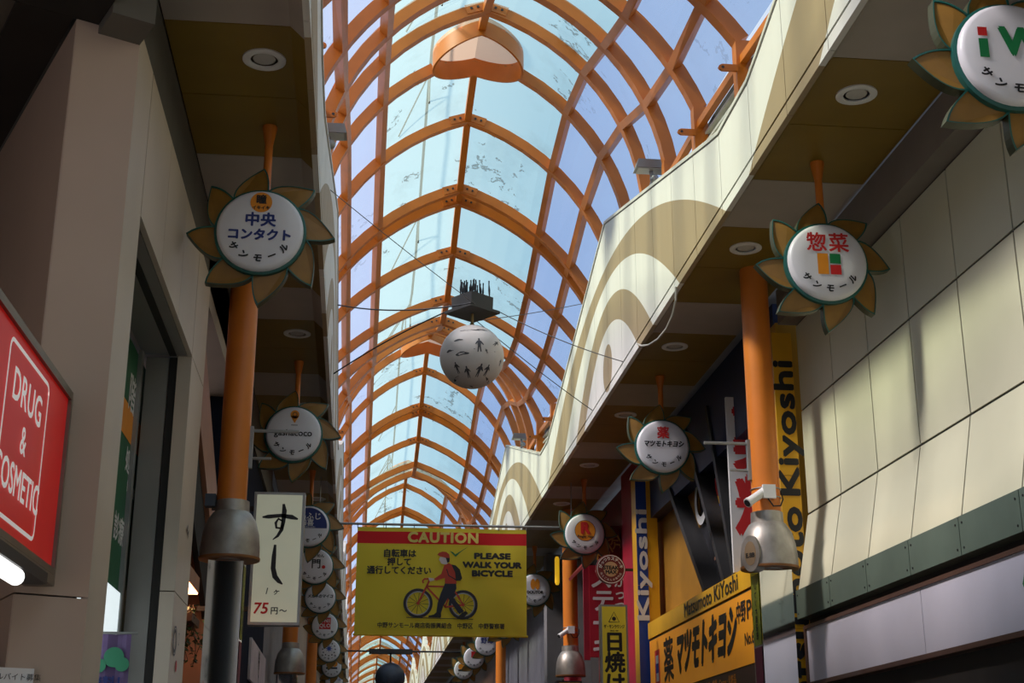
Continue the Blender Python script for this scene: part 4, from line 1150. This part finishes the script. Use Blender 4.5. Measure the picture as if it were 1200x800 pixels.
# green poster inside the opening
XP = -1.99
gp = empty('clinic_poster', (XP, 11.5, 0.6))
def pb(px, py, X, o): p = atX(px, py, X); return float(p[1])-o[1], float(p[2])-o[2]
o_ = tuple(gp.location)
fr = Frame((0.03, 0, 0), (0,1,0), (0,0,1))
m = MB(); ya_, yb_ = 9.6-o_[1], 12.28-o_[1]
m.prism([(ya_, 0.3), (yb_, 0.3), (yb_, 3.0), (ya_, 3.0)], fr, -0.03, 0.0); m.build('sheet', mat('poster_deep_green', (0.012, 0.12, 0.05), 0.5), gp)
yo, zo = pb(150, 505, XP, o_)
m = MB(); m.rect(fr, ya_, zo-0.12, yb_, zo+0.16, 0); m.build('orange_band', M_orng, gp)
m = Print(gp, [M_inkw])
for t, (px, py), sz in (('階', (150, 465), 0.34), ('処方', (147, 545), 0.22), ('無料相談', (148, 575), 0.10), ('診療', (134, 622), 0.24)):
    u, v = pb(px, py, XP, o_); m.text(fr, t, sz, u, v, 0, bold=0.006)
tag(gp, 'tall dark green poster with white kanji and orange band inside the left entrance', 'poster')
# lit white panel + purple banner inside
lp = empty('illuminated_sign', (-1.95, 10.6, 0.45))
m = MB(); m.box(0, -0.8, 0, 0.02, 1.05, 1.1); m.build('diffuser', mat('lit_white', (0.75, 0.85, 0.88), 0.5, emit=0.9, var=0.02), lp)
m = MB(); fr = Frame((0.022, 0, 0), (0,1,0), (0,0,1)); m.text(fr, 'RENEW', 0.36, 0.40, 0.55, 0, bold=0.02, shear=0.3); m.build('lettering', M_navy, lp)
tag(lp, 'glowing white panel with dark blue letters low in the left entrance', 'sign')
pv = empty('purple_flag', (-1.73, 10.3, 0.1))
vs = [(-0.16+0.032*k, 0.012*math.sin(1.3*k), z_) for z_ in (0.0, 0.98) for k in range(10)]
m = MB(); m.add(vs, [(k, k+1, 11+k, 10+k) for k in range(9)]); m.build('cloth', mat('purple_cloth', (0.16, 0.10, 0.24), 0.7, var=0.25, scale=6), pv)
fr = Frame((0, -0.018, 0), (1,0,0), (0,0,1)); m = Print(pv, [mat('mint_print', (0.05, 0.30, 0.16), 0.5), M_navy]); m.disc(fr, 0.02, 0.82, 0.07, 0); m.disc(fr, 0.08, 0.77, 0.05, 0, 0.005); m.disc(fr, -0.08, 0.76, 0.05, 0, 0.006); m.text(fr, '無料！', 0.09, 0.0, 0.64, 1, bold=0.003)
m = MB(); m.tube([(-0.19, 0, 0.99), (0.17, 0, 0.99)], 0.01, 8); m.tube([(-0.17, 0, 0.99), (-0.19, 0.02, 1.3)], 0.005, 6); m.build('rod', M_grey, pv)
tag(pv, 'purple flag with green blobs hanging in front of the glowing panel', 'flag')
# stickers on the pilaster
m = MB(); fr = Frame((XL+0.002, 12.3, 0), (0,1,0), (0,0,1))
for px, py, r_, mi in ((175, 765, 0.085, 0), (185, 765, 0.04, 0), (181, 785, 0.05, 1)):
    pass
st = empty('pilaster_stickers', (XL, 12.3, 0.9)); 
fr = Frame((0.003, 0, 0), (0,1,0), (0,0,1))
m = Print(st, [M_dark, M_red], 'scrawl', 'sticker'); m.ring(fr, -0.2, 0.32, 0.07, 0.10, 0); m.ring(fr, -0.2, 0.32, 0.11, 0.125, 0); m.ring(fr, 0.05, 0.36, 0.045, 0.052, 0); m.disc(fr, 0.0, 0.13, 0.05, 1); m.text(fr, 'A4', 0.12, 0.12, 1.30, 0, bold=0.004, rot=-0.4)
tag(st, 'small round stickers and scrawled mark on the pale pilaster', 'sticker')

# hanging ivy
iv = empty('hanging_ivy', (-1.80, 14.9, 1.75))
M_leaf = mat('ivy_leaf', (0.03, 0.085, 0.02), 0.5, var=0.35, scale=9)
m = MB(); m.box(-0.12, -0.35, -0.08, 0.12, 0.35, 0.0); m.build('planter', M_brown, iv)
rng = random.Random(3)
st_m = MB(); lf = MB()
for k in range(18):
    x0_ = rng.uniform(-.12, .16); y0__ = rng.uniform(-.30, .20); ln = rng.uniform(.25, .62)
    pts = [(x0_ + .06*math.sin(3*t+k), y0__ + .05*math.cos(4*t+k), 0.16*math.sin(PI*min(1, t*3)) - ln*t) for t in np.linspace(0, 1, 7)]
    st_m.tube(pts, 0.004, 4)
    for t in np.linspace(0, 1, int(12+ln*16)):
        i = min(5, int(t*6)); p = Vector(pts[i]).lerp(Vector(pts[i+1]), t*6-i)
        a, e, s = rng.uniform(0, 2*PI), rng.uniform(-.9, .3), rng.uniform(.035, .065)
        d = Vector((math.cos(a)*math.cos(e), math.sin(a)*math.cos(e), math.sin(e))); w = d.cross(Vector((0,0,1))).normalized()
        lf.add([p, p+d*s*.5+w*s*.42, p+d*s*1.25, p+d*s*.5-w*s*.42], [(0,1,2,3)])
st_m.build('stems', M_brown, iv); o = lf.build('leaves', M_leaf, iv); o['kind'] = 'stuff'
tag(iv, 'dark green ivy trailing beside the mirrored box of the left pillar', 'plant')
wl_ = empty('warm_lamp_box', (-1.85, 14.6, 2.02)); m = MB(); m.box(-0.16, -0.9, 0, 0.16, 0.5, 0.16); m.build('case', M_salmon, wl_)
m = MB(); m.box(-0.15, -0.88, -0.012, 0.15, 0.48, -0.001); m.build('diffuser', mat('warm_lit', (1.0, 0.50, 0.24), 0.5, emit=12.0, var=0), wl_)
tag(wl_, 'warm glowing lamp box above the ivy on the left shop', 'light')

# sushi lightbox
YSU = 15.4
a_ = atY(299, 577, YSU); c_ = atY(351, 733, YSU)
su = empty('sushi_lightbox', ((a_[0]+c_[0])/2, YSU, c_[2]))
w2 = (c_[0]-a_[0])/2; hS = a_[2]-c_[2]
m = MB(); m.box(-w2, -0.05, 0, w2, 0.13, hS); m.build('case', M_grey, su)
m = MB(); m.box(-w2+0.03, -0.058, 0.03, w2-0.03, -0.05, hS-0.03); sface = m.build('face', mat('lit_cream', (0.52, 0.53, 0.40), 0.4, emit=0.30, var=0.03), su)
fr = Frame((0, -0.060, hS/2), (1,0,0), (0,0,1)); m = Print(sface, [M_black, M_red], 'lettering', 'brush_stroke')
kS = 2*w2/250.0     # lightbox spans 222..410 px of a 462 px wide crop
def bp(x, y): return ((x-313)*hS/480, (346-y)*hS/480)
def bs(pts, ws, mi=0): m.stroke(fr, [bp(*p) for p in pts], [w*1.45*hS/480 for w in ws], mi)
bs([(254, 200), (275, 198), (320, 193), (360, 198), (382, 205)], [4, 10, 9, 12, 4])
bs([(328, 150), (332, 175), (330, 215), (325, 245), (312, 268), (295, 282)], [6, 12, 10, 9, 7, 2])
bs([(330, 215), (312, 205), (303, 220), (306, 238), (322, 240), (331, 225)], [4, 6, 7, 6, 6, 5])
bs([(305, 300), (303, 340), (302, 385), (310, 415), (325, 432), (338, 442)], [6, 11, 12, 13, 10, 3])
u, v = bp(282, 468); m.text(fr, '1', 0.10, u, v, 0, shear=0.2); u, v = bp(316, 470); m.text(fr, 'ヶ', 0.075, u, v, 0, bold=0.002, shear=0.3)
u, v = bp(264, 530); m.text(fr, '75', 0.165, u, v, 1, bold=0.004, shear=0.15); u, v = bp(314, 538); m.text(fr, '円', 0.085, u, v, 0, bold=0.002); u, v = bp(345, 538); m.text(fr, '〜', 0.085, u, v, 0, bold=0.002)
for zq in (0.15, hS-0.2):
    m = MB(); m.box(-w2-0.55, 0.02, zq, -w2, 0.06, zq+0.05); m.build('bracket', M_dark, su)
tag(su, 'tall cream lightbox with black brush lettering and a red price', 'sign')
# slanted menu boards on the navy wall
for (px0, py0, px1, py1, yy, ht, lab, txts) in ((293, 745, 311, 800, 0, 0.5, 'white menu board with black writing below the cream lightbox', '特上'), (326, 784, 344, 800, 0, 0.4, 'small white menu board behind the first menu board', '定食')):
    X = -1.59; p = atX(px0, py0, X); q = atX(px1, py0, X)
    mb_ = empty('menu_board', (X, float(p[1]), float(p[2])-0.62))
    L = float(q[1]-p[1]); fr = Frame((0.03, 0, 0), (0,1,0), (0,0,1))
    m = MB(); m.box(-0.005, 0, 0, 0.03, L, 0.60); m.build('panel', mat('menu_white', (0.62, 0.55, 0.56), 0.5), mb_)
    m = Print(mb_, [M_black]); m.text(fr, txts[0], 0.30, L*.5, .40, 0, bold=.012); m.text(fr, txts[1], 0.30, L*.5, .12, 0, bold=.012)
    tag(mb_, lab, 'sign')

# ================================================================== RIGHT SIGNS
M_yface = mat('yellow_sign_face', (0.80, 0.42, 0.015), 0.35, var=0.05)
def vertical_sign(xa, xb, y, z0, z1, dep, mats, text, ink, label, size, uoff, vtop, sidem, sx=1.65):
    root = empty('vertical_sign', ((xa+xb)/2, y, z0))
    w = (xb-xa)/2; h = z1-z0
    m = MB(); m.box(-w, 0.01, 0, w, dep, h); m.build('case', sidem, root)
    nseg = max(2, int(h/1.35)); 
    for k in range(nseg):
        m = MB(); m.box(-w, 0.0, h*k/nseg+0.004, w, 0.01, h*(k+1)/nseg-0.004); m.build('face_panel', mats, root)
    fr = Frame((0, -0.002, 0), (1,0,0), (0,0,1)); P_ = Print(root, [ink]); v_ = vtop
    for word in reversed(text.split()):
        xs = [p[0] for p in glyphs(word, size, 0.0, 1.02, 'RIGHT', 1.0)[0]]
        P_.text(fr, word, size, uoff, v_, 0, rot=PI/2, bold=size*0.045, align='RIGHT', spacing=1.02, d=0.002, sx=sx)
        v_ -= (max(xs)-min(xs))*sx + size*0.5
    return tag(root, label, 'sign', 'tall vertical drugstore signs')
vertical_sign(4.44, 4.66, 14.2, FLOOR, 4.86, 0.2, M_yface, 'Matsumoto Kiyoshi', M_black, 'tall yellow vertical sign with black sideways lettering right of the orange pillar', 0.31, 0.0, 4.55-FLOOR, M_yelw)
box = box_obj
vsB = vertical_sign(4.36, 4.53, 21.65, 1.3, 4.95, 0.35, mat('sign_blue_face', (0.015, 0.06, 0.33), 0.4, var=0.05), 'Kiyoshi', M_inkw, 'tall blue vertical sign with white sideways lettering beside the magenta column', 0.255, 0.0, 4.36-1.3, M_yface, 2.35)
# bright yellow return panel right of the blue sign
m = MB(); m.box(0.087, 0.005, 1.0, 0.26, 0.3, 3.65); m.build('yellow_return', M_yface, vsB)

# big orange lightbox along the street
lb = empty('drugstore_lightbox', (4.50, 18.6, 1.40))
hy = 2.95
M_obox = mat('lit_orange_face', (0.85, 0.32, 0.015), 0.35, var=0.10, scale=1.2, emit=0.16)
m = MB(); m.box(0.0, -hy, 0.0, 0.25, hy, 0.86); m.build('case', M_dark, lb)
m = MB(); m.box(-0.01, -hy+0.04, 0.02, 0.0, hy-0.04, 0.84); lface = m.build('face', M_obox, lb)
m = MB(); m.box(-0.02, -hy, 0.875, 0.25, hy, 1.12); m.build('header_strip', M_yface, lb)
m = MB(); m.box(-0.03, -hy, -0.22, 0.25, hy, -0.01); m.build('lower_strip', M_brown, lb)
fr = Frame((-0.021, 0, 0), (0,-1,0), (0,0,1))
def lbp(px, py): p = atX(px, py, 4.48); return 18.6-float(p[1]), float(p[2])-1.40
m = Print(lface, [M_black])
ua_, ub_ = lbp(801, 700)[0], lbp(865, 690)[0]; wq_ = ub_-ua_; m.text(fr, 'Matsumoto', 0.27, ua_+wq_*.28, 1.0, 0, bold=0.006, fit=wq_*.54); m.text(fr, 'KiYoshi', 0.27, ua_+wq_*.80, 1.0, 0, bold=0.006, fit=wq_*.40)
f2 = Frame((-0.011, 0, 0), (0,-1,0), (0,0,1))
u, v = lbp(783, 770); m.text(f2, '薬', 0.66, u, 0.40, 0, bold=0.018)
u0_, u1_ = lbp(793, 760)[0], lbp(858, 740)[0]
m.text(f2, 'マツモトキヨシ', 0.64, (u0_+u1_)/2, 0.43, 0, bold=0.04, shear=0.4, fit=(u1_-u0_)*1.05)
u, v = lbp(868, 724); m.text(f2, '中野', 0.27, u, 0.62, 0, bold=0.008, fit=0.40); u, v = lbp(880, 720); m.text(f2, 'Pa', 0.30, u, 0.62, 0, bold=0.008, fit=0.38)
u, v = lbp(879, 748); m.text(f2, 'No.68', 0.20, u, 0.30, 0, bold=0.006)
m = MB(); u, v = lbp(770, 775); m.rect(f2, u-.18, 0.12, u+.16, 0.66, 0, 0.003); m.rect(f2, u-.10, 0.2, u+.08, 0.58, 1, 0.005); m.rect(f2, u-.10, 0.32, u+.08, 0.46, 2, 0.007); m.build('emblem', [M_red, M_inkw, M_blue], lb)
m = MB(); m.text(Frame((-0.032, 0, -0.11), (0,-1,0), (0,0,1)), 'Foods · 飲料 · 雑貨 · Cosme · 化粧品', 0.12, 1.2, 0, 0, bold=0.003); m.build('strip_lettering', M_orng, lb)
tag(lb, 'long orange lightbox with big slanted black katakana, right of the tanning sign', 'sign')

# white flag banner with a red character
wb = empty('white_flag_sign', (4.84, 16.45, 2.45))
fr = Frame((0, 0, 0), (1,0,0), (0,0,1)); m = MB(); m.prism([(-0.34, 0.1), (0.42, 0.1), (0.42, 2.3), (-0.34, 2.3)], fr, -0.05, 0.0); m.build('panel', M_white, wb)
P_ = Print(wb, [M_red]); P_.text(fr, '薬', 0.90, 0.16, 1.72, 0, bold=0.035); P_.text(fr, '粧', 0.90, 0.16, 0.80, 0, bold=0.035)
tag(wb, 'tall white panel with huge red characters just left of the near orange pillar', 'sign')
# slanted black frames of the glass bay
gb = empty('glass_bay', (4.72, 17.8, 2.5))
for (px0, py0, px1, py1) in ((783, 545, 841, 705), (812, 505, 862, 690), (838, 478, 872, 680)):
    a = atX(px0, py0, 4.70) - np.array([4.72, 17.8, 2.5]); c = atX(px1, py1, 4.70) - np.array([4.72, 17.8, 2.5])
    if c[2] < 0.06: c = a + (c-a)*(a[2]-0.06)/(a[2]-c[2])
    m = MB(); m.bar(a, c, 0.10, 0.27, (1,0,0)); m.build('mullion', M_dark, gb)
m = MB(); m.add([(0.1, -1.1, 0.04), (0.1, 1.6, 0.04), (0.1, 2.6, 2.2), (0.1, -1.1, 2.2)], [(0,1,2,3)]); 
m.build('glass', mat('dark_glass', (0.03, 0.03, 0.035), 0.08, var=0.3, scale=2), gb)
fr = Frame((0.06, 0, 0), (0,-1,0), (0,0,1))
def gp_(px, py): p = atX(px, py, 4.79); return 17.8-float(p[1]), float(p[2])-2.5
m = Print(gb, [M_white, M_yface, M_red, M_blue, M_salmon], 'poster_lettering', 'window_poster'); u, v = gp_(822, 585); m.ring(fr, u, v, 0.24, 0.36, 0); u, v = gp_(848, 590); m.rect(fr, u-.35, v-.45, u+.3, v+.15, 1); m.rect(fr, u-.35, v+.15, u+.3, v+.42, 2, 0.004); m.text(fr, 'SALE', 0.2, u, v-.05, 3, d=0.008, bold=0.004); u, v = gp_(842, 640); m.text(fr, '美', 0.42, u, v, 4, bold=0.01)
tag(gb, 'dark glass bay with leaning black frames above the orange lightbox', 'window')
# bracket on the near right pillar
br = empty('flag_bracket', (XPR, 13.6, 3.35))
z5 = 0.0
m = MB(); m.box(-0.175, -0.03, -0.30, -0.135, 0.03, 0.12); m.build('back_plate', M_grey, br)
m = MB(); m.tube([(-0.62, 0, 0.08), (-0.16, 0, 0.08)], 0.017, 8); m.build('arm', M_grey, br)
m = MB(); m.tube([(-0.36, 0, -0.2), (-0.16, 0, -0.2)], 0.014, 8); m.build('arm', M_grey, br)
tag(br, 'empty two-armed metal flag bracket on the near right orange pillar', 'bracket')
b2 = empty('flag_bracket', (XPL, 13.6, 3.35))
m = MB(); m.box(0.135, -0.03, -0.30, 0.175, 0.03, 0.12); m.build('back_plate', M_grey, b2)
m = MB(); m.tube([(0.62, 0, 0.08), (0.16, 0, 0.08)], 0.017, 8); m.build('arm', M_grey, b2)
m = MB(); m.tube([(0.36, 0, -0.2), (0.16, 0, -0.2)], 0.014, 8); m.build('arm', M_grey, b2)
tag(b2, 'thin metal flag bracket on the left pillar crossing the map pin sign', 'bracket')

# tanning sign
Yt = 20.8; a_ = atY(702, 708, Yt)
tn = empty('tanning_sign', (float(atY(719, 708, Yt)[0]), Yt, 0.6))
wt = 0.21; ht = float(a_[2])-0.6
m = MB(); m.box(-wt, 0, 0, wt, 0.12, ht); m.build('case', M_grey, tn)
m = MB(); m.box(-wt+0.03, -0.008, 0.03, wt-0.03, 0.0, ht-0.03); tface = m.build('face', mat('tan_sign_yellow', (0.66, 0.50, 0.03), 0.4, var=0.05, emit=0.1), tn)
fr = Frame((0, -0.009, 0), (1,0,0), (0,0,1)); m = Print(tface, [M_black])
m.stroke(fr, [(-.08, ht-.26), (0, ht-.11), (.08, ht-.26), (-.08, ht-.26)], 0.012); m.disc(fr, 0, ht-.21, 0.03); m.text(fr, 'ザ・サンラウンジ', 0.06, 0, ht-.33, 0, bold=.002, fit=.31); m.text(fr, 'SINCE 1989', 0.025, 0, ht-.39, 0, bold=.001)
for i, ch in enumerate('日焼けサロン'): m.text(fr, ch, 0.31, 0, ht-.57-.30*i, 0, bold=.012)
m = MB(); m.box(wt, 0.04, 0.9, 0.64, 0.08, 0.95); m.build('bracket', M_dark, tn)
tag(tn, 'yellow vertical lightbox with large black kanji in a silver frame', 'sign')
# steak round sign
p = atY(715.5, 667, 22.0); skn = empty('steak_sign', tuple(map(float, p)))
m = MB(); m.lathe([(0.235, -0.06), (0.242, 0), (0.235, 0.03)], (0,0,0), 'y', 36); m.build('case', mat('steak_maroon', (0.16, 0.02, 0.02), 0.4), skn, smooth=True)
fr = Frame((0, -0.031, 0), (1,0,0), (0,0,1)); m = Print(skn, [M_inkw, mat('steak_tan', (0.55, 0.36, 0.2), 0.5), M_black]); m.ring(fr, 0, 0, 0.215, 0.225, 0); m.disc(fr, 0, 0, 0.12, 1)
m.text(fr, 'STEAK', 0.085, 0, 0.02, 2, bold=.004, d=.006); m.text(fr, 'MAX', 0.085, 0, -0.05, 2, bold=.004, d=.006)
for i, ch in enumerate('がっつりステーキ'):
    a = R(165-21.5*i); m.text(fr, ch, 0.062, .168*math.cos(a), .168*math.sin(a), 0, rot=a-PI/2, bold=.002)
for i, ch in enumerate('肉とごはんの専門店'):
    a = R(205+16*i); m.text(fr, ch, 0.04, .172*math.cos(a), .172*math.sin(a), 0, rot=a+PI/2)
m = MB(); m.box(0.2, 0.0, -0.02, 0.6, 0.04, 0.02); m.build('bracket', M_dark, skn)
tag(skn, 'round maroon steak sign with a ring of white lettering', 'sign')
# red vertical steak board
Yr = 24.6; a_ = atY(690, 662, Yr); c_ = atY(736, 770, Yr)
rb = empty('red_board', ((a_[0]+c_[0])/2, Yr, c_[2])); wr_ = (c_[0]-a_[0])/2; hr = a_[2]-c_[2]
m = MB(); m.box(-wr_, 0, 0, wr_, 0.1, hr); m.build('panel', mat('board_red', (0.42, 0.012, 0.03), 0.45, var=0.08), rb)
fr = Frame((0, -0.002, 0), (1,0,0), (0,0,1)); m = Print(rb, [M_inkw])
for i, ch in enumerate('ステーキ'): m.text(fr, ch, 0.42, -0.12, hr-.25-.40*i, 0, bold=.012, shear=.15)
for i, ch in enumerate('がっつり'): m.text(fr, ch, 0.22, 0.22, hr-.3-.22*i, 0, bold=.006)
m = MB(); m.box(-wr_-0.1, 0.02, -0.05, -wr_, 0.08, hr); m.build('edge', M_mag, rb)
tag(rb, 'red board with white vertical katakana behind the round steak sign', 'sign')
# dark red awning with gold writing
aw = empty('red_awning', (4.38, 25.75, 3.9)); 
m = MB(); m.hexa([(-0.35, -0.9, 0.0), (0.25, -0.9, 0.7), (0.25, -0.9, 0.75), (-0.37, -0.9, 0.05)], [(-0.35, 0.9, 0.0), (0.25, 0.9, 0.7), (0.25, 0.9, 0.75), (-0.37, 0.9, 0.05)]); m.build('canvas', mat('awning_red', (0.20, 0.012, 0.012), 0.6, var=0.2), aw)
fr = Frame((0.28, -0.91, 0.35), (1,0,0), (0,0,1)); 
m = MB(); m.box(-0.1, -0.95, -0.1, 0.3, -0.9, 0.75); m.build('end_panel', MATS['awning_red'], aw)
m = MB(); m.text(Frame((0.08, -0.952, 0.35), (1,0.0,0), (0,0,1)), '焼肉', 0.30, 0, 0, 0, bold=.004, rot=0.5); m.build('lettering', mat('gold_ink', (0.55, 0.25, 0.05), 0.4), aw)
tag(aw, 'dark red panel with gold kanji above the red board', 'sign')
# small sign below the second hood
p = atY(668, 795, 26.4); rs_ = empty('noodle_shop_sign', (float(p[0]), 26.5, 1.2))
m = MB(); m.box(-0.24, 0, 0, 0.24, 0.25, 0.82); m.build('case', M_dark, rs_)
m = MB(); m.box(-0.19, -0.01, 0.04, 0.21, 0, 0.78); m.build('face', mat('noodle_yellow', (0.8, 0.42, 0.03), 0.4, emit=0.15), rs_)
m = MB(); m.text(Frame((0.01, -0.012, 0.56), (1,0,0), (0,0,1)), 'R', 0.42, 0, 0, 0, bold=.02); m.build('lettering', M_red, rs_)
tag(rs_, 'orange box sign with a red letter under the hood of the second right pillar', 'sign')
# yellow hanging strip by the coffee sign
m = MB(); m.lathe([(0.03, 0), (0.05, 0.05), (0.05, 0.55), (0.03, 0.6)], (0,0,0), 'z', 12); p = atY(653, 685, 29.5)
o = m.build('lit_lantern', mat('lantern_yellow', (0.9, 0.5, 0.02), 0.4, emit=0.6)); o.location = tuple(map(float, p)); tag(o, 'slim yellow lit lantern between the banner and the R pillar', 'lantern')

# ------------------------------------------------------------------ lift everything from eye-relative to floor-relative heights
for o in list(SC.objects):
    if o.parent is None and o.type in {'MESH', 'EMPTY'}:
        o.location.z += EYE
